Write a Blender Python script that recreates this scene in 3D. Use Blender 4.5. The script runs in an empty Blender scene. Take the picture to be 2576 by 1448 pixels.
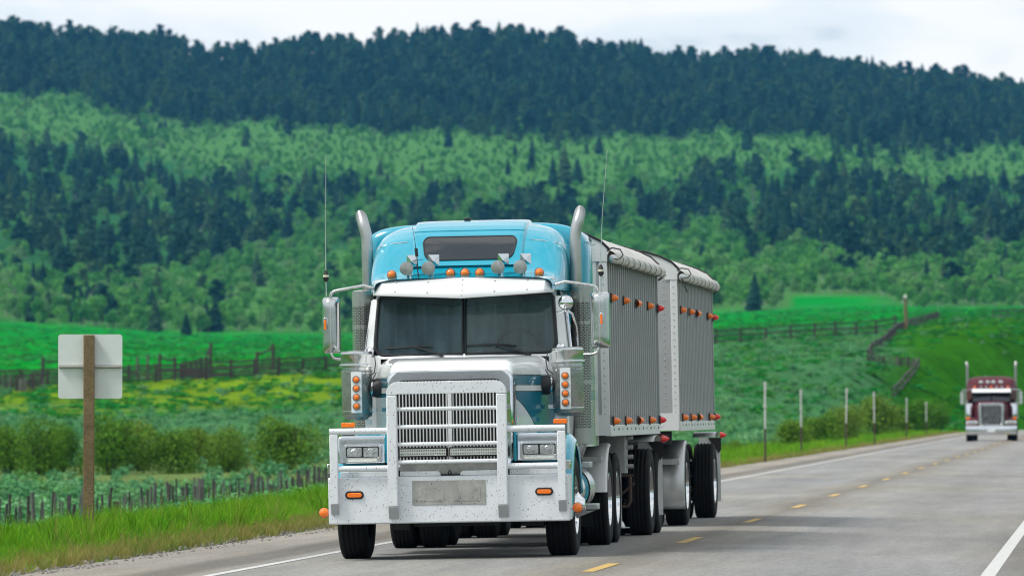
import bpy, bmesh, math, random
import numpy as np
from mathutils import Vector, Matrix, noise as mnoise
random.seed(7); rng = np.random.default_rng(11)
R = math.radians
S = bpy.context.scene
C = S.collection
# ------------------------------------------------------------------ camera, sky, sun, exposure
FPX = 15098.0; HZ = 1029.0; CX = 1288.0; EYE = 1.51      # focal length in photo pixels (2576 wide), horizon row, eye height
cam = bpy.data.cameras.new('camera'); cam_o = bpy.data.objects.new('camera', cam); C.objects.link(cam_o)
cam.sensor_width = 36.0; cam.lens = FPX * 36.0 / 2576.0
cam.clip_start = 1.0; cam.clip_end = 30000.0
cam_o.location = (0, 0, EYE)
cam_o.rotation_euler = (R(90) + math.atan((HZ - 724.0) / FPX), 0, 0)
cam.dof.use_dof = True; cam.dof.focus_distance = 63.5; cam.dof.aperture_fstop = 4.8
S.camera = cam_o
S.view_settings.view_transform = 'Standard'; S.view_settings.look = 'None'
S.view_settings.exposure = 0.3; S.view_settings.gamma = 1.0
S.render.engine = 'CYCLES'
S.cycles.use_denoising = True; S.cycles.pixel_filter_type = 'BLACKMAN_HARRIS'; S.cycles.filter_width = 1.1
S.cycles.max_bounces = 8; S.cycles.transparent_max_bounces = 24; S.cycles.volume_bounces = 0
S.cycles.sample_clamp_indirect = 6.0
SUN_EL, SUN_AZ = R(54), R(-112)     # azimuth from +Y towards +X: the sun stands behind the camera to the left
W = bpy.data.worlds.new('World'); S.world = W; W.use_nodes = True
nt = W.node_tree; nt.nodes.clear()
def N(t, typ, **kw):
    n = t.nodes.new(typ)
    for k, v in kw.items(): setattr(n, k, v)
    return n
sky = N(nt, 'ShaderNodeTexSky', sky_type='NISHITA', sun_disc=False, sun_elevation=SUN_EL, sun_rotation=SUN_AZ)
bg_s = N(nt, 'ShaderNodeBackground'); bg_s.inputs[1].default_value = 0.10
nt.links.new(sky.outputs[0], bg_s.inputs[0])
tc = N(nt, 'ShaderNodeTexCoord'); mp = N(nt, 'ShaderNodeMapping'); mp.inputs['Scale'].default_value = (1, 1, 2.6); mp.inputs['Location'].default_value = (0.13, 0.0, 0.31)
nt.links.new(tc.outputs['Generated'], mp.inputs[0])
nz = N(nt, 'ShaderNodeTexNoise'); nz.inputs['Scale'].default_value = 11; nz.inputs['Detail'].default_value = 7; nz.inputs['Roughness'].default_value = .5; nz.inputs['Distortion'].default_value = .25
nt.links.new(mp.outputs[0], nz.inputs[0])
cr = N(nt, 'ShaderNodeValToRGB'); cr.color_ramp.interpolation = 'EASE'
cr.color_ramp.elements[0].position = .435; cr.color_ramp.elements[0].color = (.46, .56, .64, 1)
cr.color_ramp.elements[1].position = .55; cr.color_ramp.elements[1].color = (.97, .965, .955, 1)
e = cr.color_ramp.elements.new(.485); e.color = (.80, .85, .88, 1)
nz2 = N(nt, 'ShaderNodeTexNoise'); nz2.inputs['Scale'].default_value = 2.3; nz2.inputs['Detail'].default_value = 3; nt.links.new(mp.outputs[0], nz2.inputs[0])
mz = N(nt, 'ShaderNodeMix', data_type='FLOAT'); mz.inputs[0].default_value = .35; nt.links.new(nz.outputs[0], mz.inputs[2]); nt.links.new(nz2.outputs[0], mz.inputs[3])
nt.links.new(mz.outputs[0], cr.inputs[0])
bg_c = N(nt, 'ShaderNodeBackground'); bg_c.inputs[1].default_value = 1.0; nt.links.new(cr.outputs[0], bg_c.inputs[0])
mx = N(nt, 'ShaderNodeMixShader'); mx.inputs[0].default_value = .95
out = N(nt, 'ShaderNodeOutputWorld')
nt.links.new(bg_s.outputs[0], mx.inputs[1]); nt.links.new(bg_c.outputs[0], mx.inputs[2]); nt.links.new(mx.outputs[0], out.inputs[0])
sun = bpy.data.lights.new('sun', 'SUN'); sun.energy = 2.5; sun.angle = R(14); sun.color = (1, .96, .90)
so = bpy.data.objects.new('sun', sun); C.objects.link(so)
_d = Vector((math.sin(SUN_AZ) * math.cos(SUN_EL), math.cos(SUN_AZ) * math.cos(SUN_EL), math.sin(SUN_EL)))
so.rotation_euler = _d.to_track_quat('Z', 'Y').to_euler(); so.location = (-40, 40, 60)

# ------------------------------------------------------------------ helpers: materials
def mat(name, col, rough=.5, metal=0., coat=0., spec=.5, var=0., vscale=3., bump=0., bscale=40., rvar=0.):
    m = bpy.data.materials.new(name); m.use_nodes = True
    t = m.node_tree; b = t.nodes['Principled BSDF']
    b.inputs['Base Color'].default_value = (*col, 1); b.inputs['Roughness'].default_value = rough
    b.inputs['Metallic'].default_value = metal; b.inputs['Coat Weight'].default_value = coat; b.inputs['Coat Roughness'].default_value = .05
    b.inputs['Specular IOR Level'].default_value = spec
    if var or bump or rvar:
        tcn = N(t, 'ShaderNodeTexCoord')
        n1 = N(t, 'ShaderNodeTexNoise'); n1.inputs['Scale'].default_value = vscale; n1.inputs['Detail'].default_value = 6; n1.inputs['Roughness'].default_value = .65
        t.links.new(tcn.outputs['Object'], n1.inputs[0])
        if var:
            r = N(t, 'ShaderNodeMapRange'); r.inputs['From Min'].default_value = .3; r.inputs['From Max'].default_value = .7
            r.inputs['To Min'].default_value = 1 - var; r.inputs['To Max'].default_value = 1 + var
            t.links.new(n1.outputs[0], r.inputs[0])
            mm = N(t, 'ShaderNodeVectorMath', operation='SCALE'); mm.inputs[0].default_value = col
            t.links.new(r.outputs[0], mm.inputs['Scale']); t.links.new(mm.outputs[0], b.inputs['Base Color'])
        if rvar:
            r = N(t, 'ShaderNodeMapRange'); r.inputs['From Min'].default_value = .3; r.inputs['From Max'].default_value = .7
            r.inputs['To Min'].default_value = max(.02, rough - rvar); r.inputs['To Max'].default_value = rough + rvar
            t.links.new(n1.outputs[0], r.inputs[0]); t.links.new(r.outputs[0], b.inputs['Roughness'])
        if bump:
            n2 = N(t, 'ShaderNodeTexNoise'); n2.inputs['Scale'].default_value = bscale; n2.inputs['Detail'].default_value = 4
            t.links.new(tcn.outputs['Object'], n2.inputs[0])
            bp = N(t, 'ShaderNodeBump'); bp.inputs['Strength'].default_value = bump; bp.inputs['Distance'].default_value = .02
            t.links.new(n2.outputs[0], bp.inputs['Height']); t.links.new(bp.outputs[0], b.inputs['Normal'])
    return m

def speckle(m, amount=.5, scale=26., dark=(.03, .03, .03), size=.16):
    """insect and road-grit specks on a paint"""
    t = m.node_tree; b = t.nodes['Principled BSDF']; tcn = N(t, 'ShaderNodeTexCoord')
    mpn = N(t, 'ShaderNodeMapping'); mpn.inputs['Scale'].default_value = (1.3, 1, .8); mpn.inputs['Rotation'].default_value = (0, .3, 0)
    t.links.new(tcn.outputs['Object'], mpn.inputs[0])
    v = N(t, 'ShaderNodeTexVoronoi'); v.inputs['Scale'].default_value = scale; t.links.new(mpn.outputs[0], v.inputs[0])
    sx = N(t, 'ShaderNodeSeparateColor'); t.links.new(v.outputs['Color'], sx.inputs[0])
    pw = N(t, 'ShaderNodeMath', operation='POWER'); pw.inputs[1].default_value = 2.2; t.links.new(sx.outputs[0], pw.inputs[0])
    ml = N(t, 'ShaderNodeMath', operation='MULTIPLY'); ml.inputs[1].default_value = size * 1.7; t.links.new(pw.outputs[0], ml.inputs[0])
    lt = N(t, 'ShaderNodeMath', operation='LESS_THAN'); t.links.new(v.outputs['Distance'], lt.inputs[0]); t.links.new(ml.outputs[0], lt.inputs[1])
    k = N(t, 'ShaderNodeMath', operation='MULTIPLY'); k.inputs[1].default_value = amount; t.links.new(lt.outputs[0], k.inputs[0])
    mixn = N(t, 'ShaderNodeMix', data_type='RGBA'); mixn.inputs[7].default_value = (*dark, 1)
    t.links.new(k.outputs[0], mixn.inputs[0])
    src = b.inputs['Base Color'].links[0].from_socket if b.inputs['Base Color'].links else None
    if src: t.links.new(src, mixn.inputs[6])
    else: mixn.inputs[6].default_value = b.inputs['Base Color'].default_value
    t.links.new(mixn.outputs[2], b.inputs['Base Color'])
    return m

def glassmat(name, tint=(.35, .5, .52), film=.12, filmcol=(.3, .36, .37)):
    m = bpy.data.materials.new(name); m.use_nodes = True; t = m.node_tree; t.nodes.clear()
    o = N(t, 'ShaderNodeOutputMaterial'); tr = N(t, 'ShaderNodeBsdfTransparent'); tr.inputs[0].default_value = (*tint, 1)
    gl = N(t, 'ShaderNodeBsdfGlossy'); gl.inputs['Roughness'].default_value = .03
    df = N(t, 'ShaderNodeBsdfDiffuse'); df.inputs[0].default_value = (*filmcol, 1)
    fr = N(t, 'ShaderNodeFresnel'); fr.inputs[0].default_value = 1.5
    tcn = N(t, 'ShaderNodeTexCoord'); n1 = N(t, 'ShaderNodeTexNoise'); n1.inputs['Scale'].default_value = 2.2; n1.inputs['Detail'].default_value = 5
    mpn = N(t, 'ShaderNodeMapping'); mpn.inputs['Scale'].default_value = (3, 1, .5); t.links.new(tcn.outputs['Object'], mpn.inputs[0]); t.links.new(mpn.outputs[0], n1.inputs[0])
    r = N(t, 'ShaderNodeMapRange'); r.inputs['From Min'].default_value = .3; r.inputs['From Max'].default_value = .75
    r.inputs['To Min'].default_value = film * .3; r.inputs['To Max'].default_value = film * 1.6; t.links.new(n1.outputs[0], r.inputs[0])
    m1 = N(t, 'ShaderNodeMixShader'); t.links.new(r.outputs[0], m1.inputs[0]); t.links.new(tr.outputs[0], m1.inputs[1]); t.links.new(df.outputs[0], m1.inputs[2])
    m2 = N(t, 'ShaderNodeMixShader'); t.links.new(fr.outputs[0], m2.inputs[0]); t.links.new(m1.outputs[0], m2.inputs[1]); t.links.new(gl.outputs[0], m2.inputs[2])
    t.links.new(m2.outputs[0], o.inputs[0]); return m

def foliage(name, cols, trans=.25, rough=.6):
    """leaf material, colour varied per tree and over the crown"""
    m = bpy.data.materials.new(name); m.use_nodes = True; t = m.node_tree; b = t.nodes['Principled BSDF']
    oi = N(t, 'ShaderNodeObjectInfo'); ra = N(t, 'ShaderNodeValToRGB')
    els = ra.color_ramp.elements
    for i, c in enumerate(cols):
        p = i / max(1, len(cols) - 1)
        e = els[i] if i < 2 else els.new(p)
        e.position = p; e.color = (*c, 1)
    t.links.new(oi.outputs['Random'], ra.inputs[0])
    ge = N(t, 'ShaderNodeNewGeometry'); r = N(t, 'ShaderNodeMapRange'); r.inputs['To Min'].default_value = .72; r.inputs['To Max'].default_value = 1.3
    t.links.new(ge.outputs['Random Per Island'], r.inputs[0])
    mm = N(t, 'ShaderNodeVectorMath', operation='SCALE'); t.links.new(ra.outputs[0], mm.inputs[0]); t.links.new(r.outputs[0], mm.inputs['Scale'])
    t.links.new(mm.outputs[0], b.inputs['Base Color']); b.inputs['Roughness'].default_value = rough; b.inputs['Specular IOR Level'].default_value = .03
    o = t.nodes['Material Output']; tl = N(t, 'ShaderNodeBsdfTranslucent'); t.links.new(mm.outputs[0], tl.inputs[0])
    ms = N(t, 'ShaderNodeMixShader'); ms.inputs[0].default_value = trans
    t.links.new(b.outputs[0], ms.inputs[1]); t.links.new(tl.outputs[0], ms.inputs[2]); t.links.new(ms.outputs[0], o.inputs[0])
    return m

M = {}
M['chrome'] = mat('chrome', (.74, .75, .76), .10, 1., rvar=.06, vscale=5)
M['polish'] = mat('polished aluminium', (.60, .61, .60), .18, .95, rvar=.06, vscale=7)
M['steel'] = mat('brushed stainless', (.62, .63, .62), .30, 1., var=.08, rvar=.08, vscale=6)
M['alu'] = mat('worn aluminium', (.50, .51, .505), .42, .85, var=.08, rvar=.08, vscale=4)
M['perf'] = mat('perforated stainless', (.40, .42, .39), .27, .65)
M['canister'] = mat('brushed canister steel', (.34, .35, .34), .28, .6, rvar=.06, vscale=6, var=.1)
M['white'] = mat('white truck paint', (.80, .82, .82), .22, coat=.5, var=.03)
M['guard'] = speckle(mat('white painted guard', (.72, .75, .77), .36, coat=.1, var=.06, vscale=5), .8, 55, (.05, .05, .05), .20)
M['visor'] = speckle(mat('white visor paint', (.72, .73, .735), .28, coat=.4, var=.02), .35, 12, (.25, .25, .25), .06)
M['teal'] = mat('teal metallic paint', (.008, .33, .46), .2, 0., coat=1., var=.05, vscale=2, rvar=.06)
M['black'] = mat('black plastic', (.012, .012, .013), .5)
M['rubber'] = mat('tyre rubber', (.010, .0105, .011), .8, var=.3, vscale=8, spec=.2)
M['dark'] = mat('greasy chassis black', (.013, .013, .014), .7, var=.4, vscale=6)
M['amber'] = mat('amber lens', (1.0, .20, .003), .12, coat=.6, bump=.4, bscale=130)
M['red'] = mat('red lens', (.85, .02, .018), .14, coat=.6)
M['lens'] = mat('clear headlamp lens', (.42, .44, .44), .08, .55, coat=1., bump=.6, bscale=55, var=.35, vscale=16)
M['led'] = mat('led reflector', (.85, .87, .78), .2, .3, bump=.5, bscale=120)
M['plate'] = speckle(mat('blank dull aluminium plate', (.36, .36, .33), .5, .3, var=.3, vscale=7), .7, 30, (.07, .07, .06), .15)
M['lampsteel'] = mat('dull lamp cover', (.36, .37, .35), .38, .8, var=.25, vscale=22)
M['cream'] = mat('cream plastic', (.65, .62, .45), .4)
M['greyend'] = mat('foot shade and plain grey', (.40, .42, .43), .5, var=.08)  # bull bar feet: down-facing shade put into the colour; rivets and lettering plain
M['glass'] = glassmat('windscreen glass', (.66, .80, .82), .24, (.12, .21, .23))
M['roofglass'] = mat('dark tinted roof glass', (.012, .013, .015), .06, coat=1., var=.2)
M['curtain'] = mat('grey cab curtain', (.11, .205, .22), .8, var=.45, vscale=2)
M['interior'] = mat('cab interior', (.05, .055, .06), .7, var=.3)
M['trailer'] = mat('dull trailer aluminium', (.38, .39, .39), .5, .35, var=.07, vscale=2.2, rvar=.1)
M['trailerwhite'] = mat('white trailer panel', (.66, .67, .66), .45, .1, var=.06, vscale=2)
M['tarp'] = mat('grey white tarp', (.56, .54, .51), .75, var=.2, vscale=3, bump=.3, bscale=9)
M['badge'] = mat('dark red badge', (.10, .018, .02), .4)
M['maroon'] = mat('maroon truck paint', (.075, .003, .010), .5, coat=.08, spec=.2)
M['galv'] = mat('galvanised sign back', (.70, .74, .72), .5, .12, var=.07, vscale=3)
M['rust'] = mat('rusty bracket', (.26, .17, .11), .7, var=.4, vscale=30)
M['post'] = mat('brown weathered timber', (.18, .125, .062), .85, var=.35, vscale=9, bump=.5, bscale=30)
M['oldwood'] = mat('grey weathered wood', (.105, .10, .092), .9, var=.35, vscale=4)
M['darkwood'] = mat('dark weathered wood', (.05, .043, .04), .9, var=.35, vscale=3)
M['polewhite'] = mat('white marker pole', (.50, .51, .48), .5, var=.15, vscale=6)
M['poledark'] = mat('dark rusty pole', (.07, .045, .035), .8, var=.2)

# ------------------------------------------------------------------ helpers: meshes and objects
class MB:
    def __init__(s): s.v = []; s.f = []; s.m = []
    def add(s, vs, fs, mi=0):
        o = len(s.v); s.v.extend([tuple(p) for p in vs]); s.f.extend([tuple(i + o for i in f) for f in fs]); s.m.extend([mi] * len(fs)); return s
    def box(s, x0, x1, y0, y1, z0, z1, mi=0):
        return s.add([(x0, y0, z0), (x1, y0, z0), (x1, y1, z0), (x0, y1, z0), (x0, y0, z1), (x1, y0, z1), (x1, y1, z1), (x0, y1, z1)],
                     [(3, 2, 1, 0), (4, 5, 6, 7), (0, 1, 5, 4), (1, 2, 6, 5), (2, 3, 7, 6), (3, 0, 4, 7)], mi)
    def grid(s, P, cu=False, cv=False, mi=0, flip=False):
        nu, nv = len(P), len(P[0]); vs = [p for row in P for p in row]; fs = []
        for i in range(nu if cu else nu - 1):
            for j in range(nv if cv else nv - 1):
                a, b = i * nv + j, i * nv + (j + 1) % nv; c, d = ((i + 1) % nu) * nv + (j + 1) % nv, ((i + 1) % nu) * nv + j
                fs.append((a, d, c, b) if flip else (a, b, c, d))
        return s.add(vs, fs, mi)
    def lathe(s, org, axis, prof, n=20, mi=0, cap0=False, cap1=False):
        q = Vector((0, 0, 1)).rotation_difference(Vector(axis).normalized()); org = Vector(org); P = []
        for r, h in prof:
            P.append([org + q @ Vector((r * math.cos(2 * math.pi * k / n), r * math.sin(2 * math.pi * k / n), h)) for k in range(n)])
        o = len(s.v); s.grid(P, cv=True, mi=mi)
        if cap0: s.f.append(tuple(o + k for k in reversed(range(n)))); s.m.append(mi)
        if cap1: s.f.append(tuple(o + (len(prof) - 1) * n + k for k in range(n))); s.m.append(mi)
        return s
    def cyl(s, p0, p1, r0, r1=None, n=14, mi=0):
        p0 = Vector(p0); p1 = Vector(p1); L = (p1 - p0).length
        return s.lathe(p0, p1 - p0, [(r0, 0), (r0 if r1 is None else r1, L)], n, mi, True, True)
    def tube(s, path, r, n=10, mi=0, closed=False, caps=True):
        path = [Vector(p) for p in path]; m = len(path); P = []; up = None
        rs = r if isinstance(r, (list, tuple)) else [r] * m
        for i in range(m):
            a = path[(i - 1) % m] if (closed or i > 0) else path[i]; b = path[(i + 1) % m] if (closed or i < m - 1) else path[i]
            t = (b - a).normalized()
            if up is None: up = t.orthogonal().normalized()
            up = (up - t * up.dot(t)); up = up.normalized() if up.length > 1e-6 else t.orthogonal().normalized()
            w = t.cross(up)
            P.append([path[i] + rs[i] * (math.cos(2 * math.pi * k / n) * up + math.sin(2 * math.pi * k / n) * w) for k in range(n)])
        o = len(s.v); s.grid(P, cu=closed, cv=True, mi=mi)
        if caps and not closed:
            s.f.append(tuple(o + k for k in reversed(range(n)))); s.f.append(tuple(o + (m - 1) * n + k for k in range(n))); s.m += [mi, mi]
        return s
    def prism(s, poly, plane, a0, a1, mi=0):
        n = len(poly)
        def P(p, a): return {'xz': (p[0], a, p[1]), 'yz': (a, p[0], p[1]), 'xy': (p[0], p[1], a)}[plane]
        vs = [P(p, a0) for p in poly] + [P(p, a1) for p in poly]
        fs = [tuple(range(n)), tuple(reversed(range(n, 2 * n)))] + [(i, i + n, (i + 1) % n + n, (i + 1) % n) for i in range(n)]
        return s.add(vs, fs, mi)
    def build(s, name, mats, parent=None, bevel=0., ang=38, seg=2, loc=None):
        me = bpy.data.meshes.new(name); me.from_pydata(s.v, [], s.f)
        if not isinstance(mats, (list, tuple)): mats = [mats]
        for k in mats: me.materials.append(M[k] if isinstance(k, str) else k)
        if len(mats) > 1: me.polygons.foreach_set('material_index', s.m)
        bm = bmesh.new(); bm.from_mesh(me); bmesh.ops.recalc_face_normals(bm, faces=bm.faces); bm.to_mesh(me); bm.free()
        me.polygons.foreach_set('use_smooth', [True] * len(me.polygons)); me.set_sharp_from_angle(angle=R(ang)); me.update()
        o = bpy.data.objects.new(name, me); C.objects.link(o)
        if parent: o.parent = parent
        if loc: o.location = loc
        if bevel:
            b = o.modifiers.new('bevel', 'BEVEL'); b.width = bevel; b.segments = seg; b.limit_method = 'ANGLE'; b.angle_limit = R(35)
        return o
def rrect(x0, x1, z0, z1, r, n=5):
    out = []
    for cx, cz, a in ((x1 - r, z1 - r, 0), (x0 + r, z1 - r, 90), (x0 + r, z0 + r, 180), (x1 - r, z0 + r, 270)):
        for k in range(n + 1): t = R(a + 90 * k / n); out.append((cx + r * math.cos(t), cz + r * math.sin(t)))
    return out
def tag(o, label=None, cat=None, group=None, kind=None):
    if label: o['label'] = label
    if cat: o['category'] = cat
    if group: o['group'] = group
    if kind: o['kind'] = kind
    return o
def empty(name, loc=(0, 0, 0), rot=(0, 0, 0)):
    o = bpy.data.objects.new(name, None); C.objects.link(o); o.location = loc; o.rotation_euler = rot; o.empty_display_size = .3; return o
def dup(o, parent, loc=None, rot=None, scale=None):
    c = o.copy(); C.objects.link(c); c.parent = parent
    if loc is not None: c.location = loc
    if rot is not None: c.rotation_euler = rot
    if scale is not None: c.scale = scale
    for ch in o.children: dup(ch, c)
    return c
# ------------------------------------------------------------------ the land
ROAD_A = R(5.7); RU = (math.sin(ROAD_A), math.cos(ROAD_A)); RN = (math.cos(ROAD_A), -math.sin(ROAD_A)); RX0 = -4.88
def curve(s): return np.where(s > 400, (np.maximum(s, 400) - 400) ** 2 / 1500.0, 0.0)
def st(x, y):
    x = np.asarray(x, float) - RX0; y = np.asarray(y, float)
    s = x * RU[0] + y * RU[1]; return s, x * RN[0] + y * RN[1] - curve(s)
def road_pt(s, t, dz=0.0):
    t2 = t + float(curve(np.float64(s)))
    return (RX0 + s * RU[0] + t2 * RN[0], s * RU[1] + t2 * RN[1], -0.018 * abs(t) + dz)
def sm(v): v = np.clip(v, 0, 1); return v * v * (3 - 2 * v)
KX = np.array([-700, 0, 400, 850, 1288, 1800, 2200, 2400, 2576, 3300], float)
KD = np.log(np.array([150, 250, 400, 480, 600, 800, 1500], float))
KY = np.array([[1302, 1205, 1065, 985, 955, 890, 800], [1300, 1195, 1050, 975, 945, 890, 812], [1296, 1190, 1045, 960, 935, 885, 838], [1275, 1180, 1035, 938, 918, 880, 845],
               [1240, 1150, 1020, 915, 895, 860, 830], [1185, 1110, 1000, 935, 868, 830, 787], [1180, 1110, 975, 905, 850, 818, 770],
               [1180, 1105, 985, 905, 812, 795, 778], [1180, 1100, 975, 900, 812, 786, 775], [1180, 1090, 960, 890, 800, 780, 770]], float)
RXK = [-700, 0, 100, 200, 300, 430, 480, 540, 620, 640, 700, 800, 900, 1000, 1100, 1200, 1300, 1400, 1450, 1550, 1610, 1640, 1700, 1800, 1900, 1990, 2050, 2150, 2250, 2350, 2450, 2576, 3300]
RYK = [20, 50, 60, 68, 82, 90, 105, 112, 106, 122, 100, 92, 90, 80, 70, 62, 68, 75, 95, 105, 110, 132, 125, 130, 125, 122, 140, 150, 165, 175, 190, 205, 290]
def y_foot(x): return np.interp(x, KX, KY[:, -1])
def y_ridge(x): return np.interp(x, RXK, RYK) + 34
D_FOOT, D_RIDGE = 1500.0, 3600.0
def z_far(x, d):
    ld = np.log(np.clip(d, 150, 1500)); sh = np.broadcast(x, d).shape
    x = np.broadcast_to(x, sh); ld = np.broadcast_to(ld, sh); d = np.broadcast_to(np.asarray(d, float), sh)
    cols = np.stack([np.interp(ld, KD, KY[i]) for i in range(len(KX))], 0)
    xi = np.clip(x, KX[0], KX[-1]); k = np.clip(np.searchsorted(KX, xi) - 1, 0, len(KX) - 2)
    f = (xi - KX[k]) / (KX[k + 1] - KX[k])
    y = np.take_along_axis(cols, k[None], 0)[0] * (1 - f) + np.take_along_axis(cols, (k + 1)[None], 0)[0] * f
    q = np.clip((d - D_FOOT) / (D_RIDGE - D_FOOT), 0, 1)
    y = y + (y_ridge(xi) - y) * q
    z = EYE + np.minimum(d, D_RIDGE) * (HZ - y) / FPX
    return z - np.maximum(d - D_RIDGE, 0) * .12
def wob(X, Y, s, seed=0.):
    return (np.sin(X / s + 1.7 + seed) * np.cos(Y / (s * 1.3) + seed * 2.1) + .6 * np.sin(X / (s * .43) - Y / (s * .61) + seed) + .4 * np.cos(X / (s * .21) + Y / (s * .33) + 2 * seed)) / 2.0
def z_land(X, Y):
    X = np.asarray(X, float); Y = np.asarray(Y, float)
    d = np.maximum(np.where(Y > 1, Y, 1), 1e-3); rad = np.hypot(X, Y)
    s, t = st(X, Y); at = np.abs(t)
    zn = np.where(t < 0, -.10 - 1.15 * sm((-6.2 - t) / 10), -.10 - .5 * sm((t - 5.9) / 8))
    front = sm((Y / np.maximum(rad, 1e-3) - .35) / .4)
    zf = z_far(CX + FPX * X / d, d) * front + (1 - front) * (-.6 + 120 * sm((rad - 900) / 2800))  # unseen rise behind the camera, added to darken reflections in the chrome
    w = sm((rad - 105) / 150.0) ; z = zn * (1 - w) + zf * w
    z = z + np.where(rad < 900, .10 * wob(X, Y, 7.0) * sm((at - 9) / 10) * sm((rad - 60) / 80), 0)
    fw = sm((rad - 140) / 110); wt = 1 - sm((at - 6.3 - 4.5 * fw) / (9.0 + 5 * fw))
    zr = -.018 * at - .03 - .30 * (1 - sm((at - 4.6) / 1.1))
    return z * (1 - wt) + zr * wt
def land_at(x, y, d0=150., d1=1490.):
    """ground point whose photo row is y in column x (nearest such)"""
    d = np.exp(np.linspace(math.log(d0), math.log(d1), 900)); X = (x - CX) / FPX * d; z = z_land(X, d); yy = HZ - FPX * (z - EYE) / d
    k = int(np.argmax(yy <= y)); return float(d[k])
def land(x, d):
    """ground point seen in photo column x at distance d"""
    X = (x - CX) / FPX * d; return (float(X), float(d), float(z_land(np.array([X]), np.array([d]))[0]))

SCALE_ALB = 1.0
def mixc(a, b, w): return a * (1 - w[..., None]) + b * w[..., None]
def zone_masks(x, y):
    b1 = np.interp(x, [0, 200, 300, 400, 700, 900, 1100, 1300, 1500, 1700, 1800, 2000, 2200, 2400, 2576], [225, 245, 290, 300, 315, 325, 332, 345, 345, 340, 322, 345, 375, 382, 365])
    b2 = np.interp(x, [0, 200, 400, 600, 900, 1100, 1300, 1500, 1700, 1900, 2100, 2300, 2576], [335, 372, 405, 425, 445, 475, 485, 505, 430, 418, 440, 462, 470])
    b3 = np.interp(x, [0, 200, 400, 500, 700, 900, 1200, 1500, 1800, 2000, 2200, 2400, 2576], [700, 735, 715, 655, 660, 640, 620, 600, 612, 645, 690, 680, 650])
    w = 11 * np.sin(x / 37.) + 8 * np.sin(x / 13. + 2) + 6 * np.sin(x / 71. + 1)
    return b1 + w * .7, b2 + w, b3 + 1.3 * w[::1] if np.ndim(w) else b3 + 1.3 * w
def build_land():
    ang = np.concatenate([np.linspace(-180, -30, 26)[:-1], np.linspace(-30, -9, 60)[:-1], np.linspace(-9, 9, 190), np.linspace(9, 30, 60)[1:], np.linspace(30, 180, 26)[1:]])
    ds = [2.0]
    while ds[-1] < 40: ds.append(ds[-1] * 1.16)
    while ds[-1] < 5200: ds.append(ds[-1] * 1.0125)
    ds = [q for q in ds if q < 3950]
    A, Dm = np.meshgrid(np.radians(ang), np.array(ds), indexing='ij')
    X = np.sin(A) * Dm; Y = np.cos(A) * Dm
    Z = z_land(X, Y); pass
    s, t = st(X, Y); d = np.maximum(Y, 1); x = CX + FPX * X / d; y = HZ - FPX * (Z - EYE) / d
    n1 = wob(X, Y, 11.0, .3); n2 = wob(X, Y, 37.0, 1.1); n3 = wob(X, Y, 3.1, 2.0)
    c = np.array
    verge = c([.075, .19, .018]); straw = c([.26, .22, .075]); gravel = c([.17, .16, .15]); sage = c([.055, .165, .062]); brown = c([.14, .17, .05])
    ygreen = c([.13, .225, .012]); meadow = c([.004, .235, .018]); msage = c([.05, .12, .06]); hill = c([.026, .125, .005]); ylw = c([.22, .29, .012])
    light = c([.07, .19, .045]); floor = c([.016, .045, .026]); mid = c([.03, .12, .035])
    col = np.broadcast_to(sage, X.shape + (3,)).copy()
    # left field: brown grass strip under the bushes, yellow-green below the rail fence
    left = sm((1500 - x) / 300)
    col = mixc(col, brown, left * sm((d - 195) / 30) * (1 - sm((d - 300) / 40)) * .7)
    col = mixc(col, ygreen, left * sm((d - 385 + 25 * n1) / 50))
    right = 1 - left
    col = mixc(col, hill, right * sm((x - 2180 - (480 - np.minimum(d, 480)) * .55 + 40 * n1) / 120) * sm((d - 180) / 80))
    col = mixc(col, ylw, right * sm(n2 * 2 - .9) * .45 * sm((d - 150) / 100))
    fence_d = np.interp(x, [0, 1800, 2250, 2576], [480, 610, 640, 700])
    w = sm((d - fence_d) / 25)
    mcol = mixc(np.broadcast_to(meadow, col.shape), msage, sm(n2 * 1.3 + .9 * n1 - .2) * .65)
    mcol = mixc(mcol, msage, right * (1 - sm((d - 790) / 60)) * .9)
    mcol = mixc(mcol, ylw, left * sm(n1 * 1.5 - .5) * .3)
    col = mixc(col, mcol, w)
    b1, b2, b3 = zone_masks(x, y)
    fo = sm((d - 1490) / 60)
    zf = np.where((y < b1)[..., None], floor, np.where(((y > b2) & (y < b3))[..., None], mid, light))
    bright = right * sm((x - 1975) / 30) * sm((2330 - x) / 200) * sm((y - 738) / 12)
    zf = mixc(zf, meadow, bright)
    col = mixc(col, zf, fo)
    vg = (1 - sm((np.abs(t) - 7.5 + n3 * .6) / 5.0)) * (1 - w)
    col = mixc(col, verge, vg)
    col = mixc(col, straw, (1 - sm((np.abs(t) - 6.55 + n3 * .35) / 1.1)) * (.75 + .25 * n3).clip(0, 1))
    col = mixc(col, gravel, 1 - sm((np.abs(t) - 5.95 + n3 * .12) / .35))
    back = sm((-Y + 20) / 60); col = mixc(col, c([.10, .14, .05]), back * sm((np.abs(t) - 7) / 4)); col = mixc(col, c([.045, .07, .045]), back * sm((Dm - 900) / 500))  # unseen land behind the camera, coloured for the chrome's reflections
    na, nd = X.shape
    vs = np.stack([X, Y, Z], -1).reshape(-1, 3)
    i = np.arange(na - 1)[:, None] * nd + np.arange(nd - 1)[None]
    f = np.stack([i, i + nd, i + nd + 1, i + 1], -1).reshape(-1, 4)
    me = bpy.data.meshes.new('ground'); me.vertices.add(len(vs)); me.vertices.foreach_set('co', vs.ravel())
    nf = len(f); me.loops.add(nf * 4); me.loops.foreach_set('vertex_index', f.ravel().astype(np.int32)); me.polygons.add(nf)
    me.polygons.foreach_set('loop_start', np.arange(0, nf * 4, 4, dtype=np.int32)); me.update(calc_edges=True); me.validate()
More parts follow.
